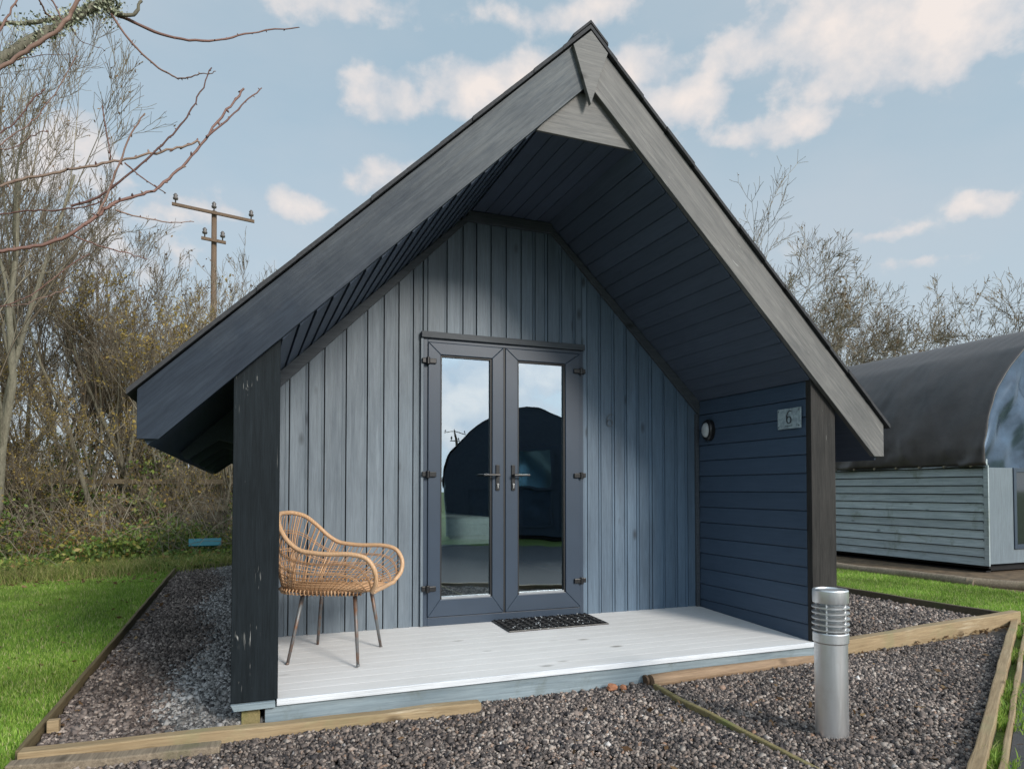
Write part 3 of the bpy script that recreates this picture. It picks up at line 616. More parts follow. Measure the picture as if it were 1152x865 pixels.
# doors
df = MB(); y0, y1 = D-.045, D+.05
df.box(DL, DL+.032, y0, y1, BACK, 2.112); df.box(DR-.032, DR, y0, y1, BACK, 2.112); df.box(DL+.032, DR-.032, y0, y1, 2.085, 2.112); df.box(DL+.032, DR-.032, y0, y1, BACK-.005, .108)
cbuild(df, 'door_frame', M['upvc'], bevel=.003)
mb = MB(); mb.box(DL-.018, DR+.008, D-.068, D-.031, 2.113, 2.158); cbuild(mb, 'door_head_trim', M['trim'], bevel=.003)
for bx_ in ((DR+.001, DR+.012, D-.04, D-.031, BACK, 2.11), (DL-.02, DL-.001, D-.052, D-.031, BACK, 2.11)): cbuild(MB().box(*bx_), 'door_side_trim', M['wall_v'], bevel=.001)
def leaf(x0, x1, gx0, gx1, hinge_left):
    z0, z1, gz0, gz1 = .112, 2.082, .246, 1.985
    yf = D-.058; yb_ = D+.02
    mb = MB()
    O = [(x0,z0),(x1,z0),(x1,z1),(x0,z1)]; I = [(gx0-.012,gz0-.012),(gx1+.012,gz0-.012),(gx1+.012,gz1+.012),(gx0-.012,gz1+.012)]
    for i in range(4):                                # mitred members, chamfered towards the glass
        j = (i+1) % 4; c = 1
        def sh(p, q, t): return (p[0]+(q[0]-p[0])*t, p[1]+(q[1]-p[1])*t)
        g = .0007; oi, oj, ii, ij = O[i], O[j], I[i], I[j]
        if i == 0: oi=(oi[0]+g,oi[1]); oj=(oj[0]-g,oj[1]); ii=(ii[0]+g,ii[1]); ij=(ij[0]-g,ij[1])
        if i == 2: oi=(oi[0]-g,oi[1]); oj=(oj[0]+g,oj[1]); ii=(ii[0]-g,ii[1]); ij=(ij[0]+g,ij[1])
        mb.prism([oi, oj, ij, ii], yf, yb_)
    lf = cbuild(mb, 'door', M['upvc'], bevel=.004)
    mb = MB()
    for a, b, c_, d_ in ((gx0-.0115,gx0,gz0-.011,gz1+.011),(gx1,gx1+.0115,gz0-.011,gz1+.011)): mb.box(a, b, yf+.012, yf+.03, c_, d_)
    mb.box(gx0+.0005, gx1-.0005, yf+.012, yf+.03, gz1, gz1+.0115)
    mb.build('gasket', M['gasket'], lf)
    mb = MB(); mb.box(gx0+.0005, gx1-.0005, yf+.008, yf+.03, gz0-.0115, gz0+.003); mb.build('glazing_bead', M['bead'], lf)
    mb = MB(); mb.box(gx0-.006, gx1+.006, yf+.031, yf+.0325, gz0-.006, gz1+.006)
    # single sheet (reflective)
    me = MB(); me.add([(gx0-.008,yf+.031,gz0-.008),(gx1+.008,yf+.031,gz0-.008),(gx1+.008,yf+.031,gz1+.008),(gx0-.008,yf+.031,gz1+.008)], [(0,1,2,3)])
    me.build('glass_pane', M['glass'], lf)
    # handle
    hx = (gx1+.052) if hinge_left else (gx0-.052); sgn = -1 if hinge_left else 1
    mb = MB(); zc = 1.13
    mb.box(hx-.014, hx+.014, yf-.010, yf, zc-.115, zc+.075)
    mb.tube([(hx, yf-.008, zc), (hx, yf-.045, zc)], .009, 10)
    mb.tube([(hx-sgn*.006, yf-.045, zc), (hx+sgn*.03, yf-.047, zc), (hx+sgn*.09, yf-.045, zc), (hx+sgn*.12, yf-.043, zc-.001)], [.0095,.0095,.0085,.008], 10)
    mb.build('door_handle', M['black'], lf, smooth=False, bevel=.002)
    mb = MB(); mb.tube([(hx, yf-.0165, zc-.07), (hx, yf-.0105, zc-.07)], .008, 14); mb.box(hx-.004, hx+.004, yf-.0162, yf-.0105, zc-.098, zc-.0775); mb.build('keyhole', M['chrome'], lf)
    for hz in (1.945, 1.13, .315):
        xh = x0 if hinge_left else x1; s = 1 if hinge_left else -1
        mb = MB(); mb.tube([(xh-s*.004, yf-.012, hz-.026), (xh-s*.004, yf-.012, hz+.026)], .0145, 12)
        mb.box(xh+s*.006, xh+s*.058, yf-.016, yf-.0005, hz-.018, hz+.018); mb.box(xh-s*.045, xh-s*.015, yf-.010, yf+.016, hz-.016, hz+.020)
        mb.build('hinge', M['black'], lf, bevel=.004)
    return lf
leaf(-.640, -.062, -.536, -.163, True)
leaf(-.046, .578, .065, .440, False)
mb = MB(); mb.box(-.0605, -.0475, D-.05, D+.03, .112, 2.082); cbuild(mb, 'meeting_stile', M['gasket'])

# number plate, lamp, the ghost of an old number
def six(cx, cz, h, w, tofn, thick, n=40, contrast=1.0):
    """a figure 6 as a ribbon with thick and thin strokes; tofn maps (a,b,depth) to world"""
    pts_ = []; 
    for i in range(n+1):
        t = i/n
        if t < .38:
            q = t/.38; a = -math.pi*.30+ -q*math.pi*.62
            x = w*.50+math.cos(math.pi*.33+q*math.pi*.62)*w*.62 - w*.28; z = h*.50+math.sin(math.pi*.33+q*math.pi*.62)*h*.50
            pts_.append((x-w*.0, z, .35+.65*q))
        else:
            q = (t-.38)/.62; a = math.pi*.95+q*math.pi*2
            x = math.cos(a)*w*.40; z = h*.27+math.sin(a)*h*.27
            pts_.append((x, z, .45+.55*abs(math.cos(a))))
    mbx = MB(); V = []; 
    for i, (x, z, k) in enumerate(pts_):
        p0 = pts_[max(i-1,0)]; p1 = pts_[min(i+1,n)]; dx, dz = p1[0]-p0[0], p1[1]-p0[1]; l_ = math.hypot(dx,dz) or 1
        nx, nzv = -dz/l_, dx/l_; wd = thick*k/2
        V += [tofn(cx+x+nx*wd, cz-h/2+z+nzv*wd), tofn(cx+x-nx*wd, cz-h/2+z-nzv*wd)]
    mbx.add(V, [(2*i,2*i+1,2*i+3,2*i+2) for i in range(n)])
    return mbx
PXI = WX-.004
pm = MB(); pm.box(PXI-.014, PXI-.008, .075, .295, 1.447, 1.590); pl = cbuild(pm, 'number_plate', M['plate'], bevel=.002)
tag(pl, 'small frosted plate with the number 6')
six(-.185, 1.528, .085, .050, lambda a, b: (PXI-.0152, -a, b), .012).build('numeral', M['ink'], pl)
mb = MB()
for i in range(7): mb.box(PXI-.0152, PXI-.0142, .155+i*.010, .155+i*.010+.005, 1.464, 1.470)
mb.build('small_lettering', M['ink'], pl)
for y in (.09,.28):
    for z in (1.463,1.574):
        mb = MB(); mb.tube([(PXI-.019,y,z),(PXI-.013,y,z)], .006, 12); mb.build('screw', M['chrome'], pl)
lm = MB()
def oval(cy, cz, ry, rz, x, k=28): return [(x, cy+ry*math.cos(2*math.pi*j/k), cz+rz*math.sin(2*math.pi*j/k)) for j in range(k)]
def oval_stack(lst, m=0):
    b = MB(); k = 28; v = []
    for a in lst: v += a
    f = [(i*k+j, i*k+(j+1)%k, (i+1)*k+(j+1)%k, (i+1)*k+j) for i in range(len(lst)-1) for j in range(k)]+[tuple((len(lst)-1)*k+j for j in range(k))]
    b.add(v, f); return b
cy_, cz_ = 1.075, 1.508
wl = cbuild(oval_stack([oval(cy_,cz_,.064,.088,PXI+.004), oval(cy_,cz_,.064,.088,PXI-.030), oval(cy_,cz_,.057,.081,PXI-.042), oval(cy_,cz_,.044,.066,PXI-.044), oval(cy_,cz_,.042,.064,PXI-.036)]), 'wall_light', M['black'])
tag(wl, 'oval bulkhead light with black rim')
oval_stack([oval(cy_,cz_,.040,.062,PXI-.036), oval(cy_,cz_,.036,.056,PXI-.054), oval(cy_,cz_,.028,.042,PXI-.064), oval(cy_,cz_,.01,.015,PXI-.067)]).build('diffuser', M['white'], wl, smooth=True)
ng = cbuild(six(.854, 1.576, .095, .060, lambda a, b: (a, D-.0365, b), .011), 'number_mark', M['faint'])
tag(ng, 'faint ghost of a number 6 on the boards')

# ------------------------------------------------------------------ bed behind the glass
bed = empty('bed', (.0, 1.9, .02)); tag(bed, 'bed with pale blue cover inside the cabin, seen through the left glass door', 'bed')
mb = MB(); mb.box(-1.0,.10,0,1.6,.0,.53); mb.build('bed_base', M['dark_fabric'], bed, bevel=.01)
mb = MB(); mb.box(-1.02,.12,-.02,1.62,.532,.77); mb.build('bed_cover', M['linen'], bed, bevel=.05)

# ------------------------------------------------------------------ doormat
mat_o = empty('doormat', (.245, 1.155, .043)); tag(mat_o, 'black rubber doormat with raised ring pattern in front of the double doors', 'doormat')
mat_o.rotation_euler = (math.atan(BACK/D), 0, R(.4))
mb = MB(); mb.box(-.395,.395,-.27,.22,0,.010); mb.build('mat_base', M['black'], mat_o, bevel=.003)
mb = MB(); rr = random.Random(3)
for i in range(13):
    for j in range(8):
        cx, cy = -.355+i*.0592+(.0 if j%2 else .0), -.24+j*.0605; q = .024
        ring = [(cx+q*math.cos(t_*math.pi/6), cy+q*math.sin(t_*math.pi/6), .0125) for t_ in range(12)]
        mb.tube(ring, .0035, 5, closed=True)
        if rr.random() < .5: mb.tube([(cx,cy,.010),(cx,cy,.015)], .006, 6)
mb.build('ring_pattern', M['gasket'], mat_o)
mb = MB()
for k_ in range(60):
    cx, cy = rr.uniform(-.37,.37), rr.uniform(-.25,.2); mb.tube([(cx,cy,.011),(cx+rr.uniform(-.01,.01),cy+rr.uniform(-.01,.01),.017)], rr.uniform(.002,.005), 5)
tag(mb.build('grit', M['white'], mat_o), kind='stuff')

# ------------------------------------------------------------------ rattan chair
chair = empty('rattan_armchair', (-1.33, .685, .026), R(-27)); tag(chair, 'tan rattan armchair with open weave and thin metal legs on the left of the deck', 'chair')
def catmull(P, n=8, closed=False):
    P = [Vector(p) for p in P]; out = []; m = len(P)
    for i in range(m if closed else m-1):
        p0 = P[(i-1) % m] if closed or i > 0 else P[0]; p1 = P[i]; p2 = P[(i+1) % m]; p3 = P[(i+2) % m] if closed or i < m-2 else P[-1]
        for j in range(n):
            t = j/n; out.append(.5*((2*p1)+(p2-p0)*t+(2*p0-5*p1+4*p2-p3)*t*t+(3*p1-p0-3*p2+p3)*t**3))
    if not closed: out.append(P[-1])
    return out
half = [(.285,-.235,.425),(.315,-.270,.475),(.315,-.295,.545),(.270,-.305,.612),(.18,-.31,.636),(.05,-.315,.636),(-.03,-.315,.642),(-.11,-.312,.656),(-.18,-.30,.70),(-.24,-.27,.765),(-.29,-.20,.825),(-.325,-.10,.850),(-.335,0,.854)]
rimc = half+[(x,-y,z) for x,y,z in half[-2::-1]]
full = catmull([(.28,-.14,.415),(.285,-.20,.415)]+rimc+[(.285,.20,.415),(.28,.14,.415),(.278,0,.412)], 8, True)
mb = MB(); mb.tube(full, .0135, 10, closed=True); mb.build('rim', M['rim'], chair, smooth=True)
rim = catmull(rimc, 12)
nR = len(rim)
# seat outline matching rim parameter
def seat_pt(t):                                      # t 0..1 from near front to far front round the back
    a = -math.pi*.40+ -t*math.pi*1.2; a = -(math.pi*.27)-t*(2*math.pi-2*math.pi*.27)
    x = math.cos(a)*(.265 if math.cos(a) > 0 else .325); y = math.sin(a)*.245
    k = 1/max(abs(math.cos(a))**3+abs(math.sin(a))**3, .001)**(1/3)
    return Vector((x*k*.98+.01, y*k*.98, .415))
strands = []
mb = MB(); NV = 64
def shell(t, v):                                     # v 0 rim .. 1 seat edge
    p = rim[min(int(t*(nR-1)), nR-1)]; q = seat_pt(t); b = math.sin(v*math.pi)*.03
    m_ = p.lerp(q, v**1.15); out = Vector((m_.x, m_.y, 0)).normalized(); return m_+out*b*(.7+.3*(p.z > .7))
for i in range(NV+1):
    t = i/NV; mb.tube([shell(t, v/8) for v in range(9)], .0026, 5)
    if i % 1 == 0:
        q = seat_pt(t); o_ = Vector((q.x,q.y,0)).normalized()           # loop fringe under the seat edge
        mb.tube([q+Vector((0,0,.012))+o_*.004, q+o_*.013-Vector((0,0,.002)), q+o_*.008-Vector((0,0,.020)), q-o_*.012-Vector((0,0,.016))], .0045, 6)
for v in (.30,.335,.55,.585,.70,.76,.82,.88,.94):
    mb.tube([shell(t/80, v) for t in range(81)], .0030, 5)
for k_ in (.30,.37,.44,.56,.63,.70):                                            # paired uprights of the back
    for d_ in (-.006,.006): mb.tube([shell(k_+d_, v/8)+Vector((.004,0,0)) for v in range(9)], .0042, 6)
mb.build('woven_back', M['rattan'], chair, smooth=True)
mb = MB()
for i in range(34):
    y = -.235+.47*i/33; xe = .262*(1-min(1,abs(y)/.245)**3)**(1/3)+.01; mb.tube([(-xe*1.22,y,.412),(0,y,.404),(min(xe,.285),y,.414)], .0034, 5)
for i in range(12):
    x = -.29+.55*i/11; ye = .242*(1-min(1,abs(x)/(.268 if x > 0 else .325))**3)**(1/3); mb.tube([(x,-ye,.410),(x,0,.400),(x,ye,.410)], .0034, 5)
mb.build('woven_seat', M['rattan'], chair, smooth=True)
mb = MB(); mb.tube([(-.17,-.17,.392),(.18,-.17,.392),(.18,.17,.392),(-.17,.17,.392)], .008, 8, closed=True); mb.build('seat_frame', M['rusty'], chair)
for sx, sy in ((-1,-1),(1,-1),(1,1),(-1,1)):
    fx = .215 if sx < 0 else .20; mb = MB(); top_ = (sx*.155+.0, sy*.15, .392); bot = (sx*fx, sy*.225, -.003)
    mb.tube([top_, bot], [.0125,.0085], 12); mb.tube([Vector(bot)+Vector((0,0,.012)), bot], .0098, 12); mb.build('leg', M['rusty'], chair, smooth=True)

# ------------------------------------------------------------------ bollard light
bol = empty('bollard_light', (.75,-1.05, GZ)); tag(bol, 'stainless steel bollard light with ringed louvre head standing in the gravel', 'bollard')
mb = MB(); mb.lathe([(.074,-.05),(.074,.445),(.077,.447),(.080,.452),(.080,.492),(.077,.496),(.070,.497)], 48); o = mb.build('post', M['steel'], bol)
for i in range(5):
    mb = MB(); z = .505+i*.0265
    mb.lathe([(.058,z+.004),(.082,z),(.0835,z+.002),(.0835,z+.007),(.060,z+.013),(.056,z+.012)], 40); mb.build('louvre', M['steel'], bol)
mb = MB(); mb.lathe([(.050,.497),(.050,.640)], 32); mb.build('lamp_tube', M['white'], bol, smooth=False)
mb = MB(); mb.lathe([(.060,.636),(.079,.636),(.080,.640),(.080,.693),(.077,.698),(.066,.698),(.064,.694),(.001,.693)], 48); mb.build('cap', M['steel'], bol)
for i in range(4):
    a = i*math.pi/2+.5; mb = MB(); mb.tube([(.066*math.cos(a),.066*math.sin(a),.497),(.066*math.cos(a),.066*math.sin(a),.636)], .004, 8); mb.build('rod', M['steel'], bol)
for o in bol.children:
    if o.name.split('.')[0] in ('post','cap','louvre'):
        e = o.modifiers.new('e', 'EDGE_SPLIT'); e.split_angle = R(20); o.data.polygons.foreach_set('use_smooth', [True]*len(o.data.polygons))

# ------------------------------------------------------------------ timber edging
def beam(name, a, b, w, z0, z1, mat, label, rnd=False, cat='edging', grp=None, jit=.004, seed=0):
    a, b = Vector((*a, 0)), Vector((*b, 0)); d = b-a; Ln = d.length; rz = math.atan2(d.y, d.x); rr = random.Random(seed)
    mb = MB(); ns = max(4, int(Ln/.25))
    if rnd:
        r = w/2; zc = z1-r-z0
        mb.tube([(Ln*i/ns, rr.uniform(-jit,jit), zc+rr.uniform(-jit,jit)) for i in range(ns+1)], [r*rr.uniform(.93,1.05) for _ in range(ns+1)], 20)
        o = mb.build(name, mat, smooth=True); e = o.modifiers.new('e', 'EDGE_SPLIT'); e.split_angle = R(50)
    else:
        V = []; F = []
        for i in range(ns+1):
            x = Ln*i/ns; jy = rr.uniform(-jit,jit); jz = rr.uniform(-jit,jit); jy2 = rr.uniform(-jit,jit)
            V += [(x,-w/2+jy,0),(x,w/2+jy2,0),(x,w/2+jy2,z1-z0+jz),(x,-w/2+jy,z1-z0+jz)]
        for i in range(ns):
            for k in range(4): F.append((i*4+k, i*4+(k+1)%4, i*4+4+(k+1)%4, i*4+4+k)[::-1])
        F += [(0,1,2,3),(ns*4+3,ns*4+2,ns*4+1,ns*4)]
        mb.add(V, F); o = mb.build(name, mat, bevel=.006)
    o.location = (a.x, a.y, z0); o.rotation_euler = (0,0,rz)
    tag(o, label, cat, grp); return o
M['timber_l'] = M['timber']
beam('timber_edging', (-2.74,-.055), (-.70,-.115), .07, GZ-.03, -.085, M['timber'], 'pale sawn timber edging across the front from the left lawn to mid deck', seed=1)
beam('timber_edging', (-2.76,-.135), (-1.95,-.19), .085, GZ-.04, -.112, M['log_grey'], 'old grey timber lying against the front edging at the bottom left corner', seed=2, jit=.008)
beam('timber_edging', (-2.775,7.62), (-2.755,-.02), .024, GZ-.03, -.092, M['kerb'], 'long mossy kerb board between the left lawn and gravel path', seed=3, jit=.0025)
beam('timber_edging', (-2.75,7.66), (-1.9,7.70), .04, GZ-.03, -.10, M['timber_dark'], 'short dark board closing the far end of the left gravel path', seed=4)
beam('timber_edging', (.40,-.035), (1.93,.045), .085, GZ-.05, -.080, M['log_brown'], 'round pale brown log edging under the right half of the deck', rnd=True, seed=5)
beam('timber_edging', (.395,-.085), (.315,-2.2), .03, GZ-.03, -.120, M['timber_moss'], 'thin mossy board running from the deck across the front gravel', seed=6, jit=.006)
beam('timber_edging', (1.93,.10), (4.44,.435), .075, GZ-.03, -.035, M['timber'], 'thick pale sawn timber edging from the right post to the kerb corner', seed=7)
beam('timber_edging', (4.465,.46), (endk.x,endk.y), .055, GZ-.03, -.095, M['timber'], 'straight pale kerb timber between gravel and asphalt at the right edge', seed=8)
q0, q1 = cor+pk*.085+dk*.3, endk+pk*.085
beam('timber_edging', (q0.x,q0.y), (q1.x,q1.y), .026, GZ-.03, -.115, M['timber'], 'thin outer kerb board beside the asphalt at the lower right corner', seed=9)
beam('timber_edging', (4.52,.50), (4.42,7.8), .045, GZ-.03, -.085, M['timber_dark'], 'dark damp board between the right gravel bed and the lawn', seed=10)
beam('log_edging', (6.22,6.6), (6.42,2.15), .13, GZ-.05, -.055, M['log_grey'], 'long mossy log along the foot of the neighbouring pod, further piece', rnd=True, cat='log', seed=11, jit=.012)
beam('log_edging', (6.40,2.25), (7.4,.35), .13, GZ-.05, -.050, M['log_grey'], 'shorter weathered log at the right edge in front of the neighbouring pod', rnd=True, cat='log', seed=12, jit=.012)
o = MB().box(-.025,.025,-.02,.02,0,.085).build('timber_peg', M['timber'], bevel=.004); o.location = (-2.70,.32,GZ-.01); tag(o, 'short pale wooden peg inside the left kerb board near the front corner', 'peg')
mb = MB(); mb.tube([(0,0,0),(.012,0,.002)], .032, 14); o = mb.build('log_offcut', M['stub'], smooth=False); o.location = (.375,-.015,-.115); tag(o, 'small brown round offcut at the left end of the pale log', 'offcut')
def rock(name, loc, s, mat, label, cat, seed):
    rr = random.Random(seed); mb = MB(); V = []
    import bmesh
    bm = bmesh.new(); bmesh.ops.create_icosphere(bm, subdivisions=2, radius=1)
    for v in bm.verts: v.co = Vector((v.co.x*s[0], v.co.y*s[1], v.co.z*s[2]))*rr.uniform(.75,1.15)
    me = bpy.data.meshes.new(name); bm.to_mesh(me); bm.free(); me.materials.append(mat); o = bpy.data.objects.new(name, me); S.collection.objects.link(o); o.location = loc; tag(o, label, cat); return o
rock('brick_fragment', (.13,-.045,-.122), (.035,.025,.022), M['terracotta'], 'larger orange brick fragment lying against the deck skirting', 'brick fragment', 1)
rock('brick_fragment', (.20,-.055,-.128), (.022,.02,.018), M['terracotta'], 'smaller orange brick fragment right of its bigger neighbour', 'brick fragment', 2)
rock('pale_stone', (-2.02,.18,-.13), (.025,.018,.014), M['white'], 'white pebble on the left gravel path near the front timber', 'stone', 3)
o = MB().box(-.25,.25,-.02,.02,.14,.27).build('plastic_board', M['turq'], bevel=.006); p = at(231,606,9.0); o.location = (p.x, 8.93, p.z-.25); o.rotation_euler = (-.35,0,.06); tag(o, 'turquoise plastic board leaning in the undergrowth beyond the path', 'board')

def leaf_cards(name, P, size, mat, seed=1, parent=None, flat=0.0):
    r = np.random.default_rng(seed); n = len(P)
    a = r.normal(size=(n,3)); a[:,2] *= (1-flat); a /= np.linalg.norm(a, axis=1)[:,None]
    b = r.normal(size=(n,3)); b[:,2] *= (1-flat); b -= a*(a*b).sum(1)[:,None]; b /= np.linalg.norm(b, axis=1)[:,None]
    c = np.cross(a, b); s = size*r.uniform(.5, 1.4, (n,1))
    V = np.stack([P-a*s, P-b*s*.55+c*s*.15, P+a*s, P+b*s*.55+c*s*.15], 1).reshape(-1,3)
    base = np.arange(n)[:,None]*4; F = np.concatenate([base+np.array([[0,1,2]]), base+np.array([[0,2,3]])], 1).reshape(-1,3)
    return np_mesh(name, V, F, mat, parent)
# fallen leaves in the corners of the gravel
Pl = []
rr = random.Random(8)
for _ in range(90): t = rr.uniform(0,1); Pl.append((4.35-2.6*t**1.6+rr.gauss(0,.05), .36-.30*t**1.6-abs(rr.gauss(0,.05)), GZ+.02))
for _ in range(45): Pl.append((-2.70+abs(rr.gauss(0,.06)), rr.uniform(.1,5), GZ+.022))
for _ in range(120): Pl.append((rr.uniform(-2.5,3.5), rr.uniform(-1.6,-.1), GZ+.022))
for _ in range(40): Pl.append((rr.uniform(-4,-2.9), rr.uniform(0,5), GZ+.02))
for _ in range(420): Pl.append((rr.uniform(-6,-2.9), 6.0+abs(rr.gauss(0,1.1)), GZ+.03))
tag(leaf_cards('fallen_leaves', np.array(Pl), .022, M['leaf_brown'], 3, flat=.75), 'scattered dead brown leaves on gravel and grass', 'leaves', kind='stuff')

# ------------------------------------------------------------------ pods
PROF = [(-2.30,1.36),(-2.31,1.64),(-2.20,2.12),(-1.95,2.58),(-1.50,3.03),(-1.15,3.24),(-.6,3.50),(0,3.63)]
def pod(loc, rz, label, shiny, Lp=6.5):
    e = empty('camping_pod', loc, rz); tag(e, label, 'pod')
    prof = catmull([(x,0,z-GZ) for x,z in PROF], 4); prof = [(p.x,p.z) for p in prof]; prof = prof+[(-x,z) for x,z in prof[-2::-1]]
    n = len(prof); rr = random.Random(5); NY = 130; V = []; F = []
    for j in range(NY+1):
        y = Lp*j/NY
        for i, (x, z) in enumerate(prof):
            t = min(i, n-1-i)/(n/2)
            k = .018*math.sin(y*9+i*.7)*(1-t)**2+.012*math.sin(y*3.1+i*1.9)*(1-t) + .006*math.sin(y*23+i*2)*(1-t)**2
            lowp = max(0, 1-t*1.9)
            k += .045*math.sin(y*4.3+1.7*math.sin(y*1.9)+t*5)*lowp**1.2 + .02*math.sin(y*11+t*9)*lowp**2
            for f0, fs, fa, fw_ in ((.35,1.9,.05,.05),(1.1,1.3,.035,.07),(2.3,-1.1,.035,.06),(3.4,1.5,.04,.06)): k += fa*math.exp(-((y-f0-t*fs)/fw_)**2)*max(0, 1-t*1.25)
            if t < .2: k = max(k, -.004)
            V.append((x*(1+k*.35)+ (0), y, z+k*.6*(1-t)*min(1, t*7)))
    for j in range(NY):
        for i in range(n-1): F.append((j*n+i, j*n+i+1, (j+1)*n+i+1, (j+1)*n+i))
    mb = MB(); mb.add(V, F); o = mb.build('tarpaulin_cover', M['tarp'], e, smooth=True)
    so = o.modifiers.new('s', 'SOLIDIFY'); so.thickness = .02; so.offset = -1
    # eyelets along the hem
    for s in (-1,1):
        for k in range(16): mb = MB(); y = .2+k*.4; mb.tube([(s*2.345, y, 1.355-GZ), (s*2.30, y, 1.36-GZ)], .017, 10); mb.build('eyelet', M['brass'], e)
        mb = MB(); mb.tube([(s*2.33, i*.4, 1.335-GZ+.012*math.sin(i*1.7)) for i in range(17)], .010, 6); mb.build('hem_rope', M['black'], e)
    for s in (-1,1):
        mb = MB(); z = .10
        while z < 1.36-GZ-.02:
            h = .126; x_in = s*2.27
            xa, xb = x_in+s*.026, x_in+s*.006; p = [(xa,.02,z),(x_in-s*.02,.02,z),(x_in-s*.02,Lp-.02,z),(xa,Lp-.02,z),(xb,.02,z+h-.014),(x_in-s*.02,.02,z+h-.014),(x_in-s*.02,Lp-.02,z+h-.014),(xb,Lp-.02,z+h-.014)]
            mb.hexa(p if s < 0 else [p[1],p[0],p[3],p[2],p[5],p[4],p[7],p[6]]); z += h
        mb.box(s*2.285, s*2.305, -.02, .045, .10, 1.36-GZ); mb.build('side_cladding', M['clad'], e)
        mb = MB(); mb.box(s*2.2, s*2.24, .03, Lp-.03, .06, 1.36-GZ); mb.build('cladding_backing', M['void'], e)
        mb = MB(); mb.box(s*2.1, s*2.2, .1, Lp-.1, 0, .10); mb.build('skid', M['void'], e)
    # end wall: pale panels, dark window and door, gable sheet above
    top_ = [(x*.993, z-.018) for x, z in prof]
    for yy in (.06, Lp-.1):
        # gable sheet as a puckered skin
        Vg = []; Fg = []; NX = 26; NZ = 12
        def topz(x):
            for i in range(n-1):
                (xa, za), (xb, zb) = top_[i], top_[i+1]
                if xa <= x <= xb and xb > xa: return za+(zb-za)*(x-xa)/(xb-xa)
            return 1.5-GZ
        for i in range(NX+1):
            x = -2.285+4.57*i/NX; zt = max(topz(x), 1.37-GZ)
            for j in range(NZ+1):
                q = j/NZ; z = 1.33-GZ+(zt-1.33+GZ)*q
                pk_ = (.075*math.sin(x*7+z*4)+.05*math.sin(x*13-z*9)) * (1 if shiny else .15) * (1-(x/2.285)**8)
                Vg.append((x, yy+pk_*math.sin(q*math.pi)**.5*.8-.02, z))
        for i in range(NX):
            for j in range(NZ): a = i*(NZ+1)+j; Fg.append((a, a+NZ+1, a+NZ+2, a+1))
        mb = MB(); mb.add(Vg, Fg); mb.build('gable_sheet', M['tarp_shiny'] if shiny else M['upvc'], e, smooth=True)
        mb = MB(); mb.box(-2.28,-1.72,yy-.04,yy+.02,.12,1.33-GZ); mb.box(1.72,2.28,yy-.04,yy+.02,.12,1.33-GZ); mb.box(-1.72,1.72,yy-.03,yy+.02,.12,.32); mb.box(-.95,-.75,yy-.03,yy+.02,.32,1.33-GZ); mb.box(.75,.95,yy-.03,yy+.02,.32,1.33-GZ)
        mb.build('end_panel', M['panel'] if shiny else M['upvc'], e, bevel=.003)
        if not shiny and yy < 1:
            mb = MB(); a0_, a1_, b0_, b1_ = -.66, .24, 1.52, 2.52
            mb.box(a0_-.07,a0_,-.12,.0,b0_-.07,b1_+.07); mb.box(a1_,a1_+.07,-.12,.0,b0_-.07,b1_+.07); mb.box(a0_,a1_,-.12,.0,b1_,b1_+.07); mb.box(a0_,a1_,-.12,.0,b0_-.07,b0_)
            w = mb.build('window', M['upvc'], e, bevel=.003); mb = MB(); mb.box(a0_,a1_,-.07,-.06,b0_,b1_); mb.build('pane', M['mirror_pane'], w)
        for wx0, wx1 in ((-1.72,-.95),(.95,1.72),(-.75,.75)):
            mb = MB(); z0, z1 = .32, 1.33-GZ; t = .06
            mb.box(wx0+.002,wx0+t,yy-.055,yy+.0,z0,z1); mb.box(wx1-t,wx1-.002,yy-.055,yy+.0,z0,z1); mb.box(wx0+t,wx1-t,yy-.055,yy,z0,z0+t); mb.box(wx0+t,wx1-t,yy-.055,yy,z1-t,z1)
            w = mb.build('window', M['upvc'], e, bevel=.003)
            mb = MB(); mb.box(wx0+t,wx1-t,yy-.02,yy-.012,z0+t,z1-t); mb.build('pane', M['tarp_shiny'] if not shiny else M['dark_glass'], w)
    mb = MB(); mb.box(-2.2,2.2,.1,Lp-.14,.02,.10); mb.build('underframe', M['void'], e)
    return e
M['mirror_pane'] = plain('sky_reflecting_pane', (.30,.50,.56), .08, 1, .1, 1.5)
M['dark_glass'] = plain('dark_window_glass', (.012,.016,.022), .05, 0, .1, 3, 0, .8)
pod((10.12, 2.93, GZ), 0, 'barrel-roofed pod with black tarpaulin cover and pale blue grey boarded side, at the right edge', True)
# the row opposite, behind the camera: what the glass doors reflect
op = pod((4.24,-8.6, GZ), math.pi+.38, 'dark barrel-roofed pod standing opposite, seen only as a reflection in the glass doors', False)
op.scale = (.83,.83,.82)

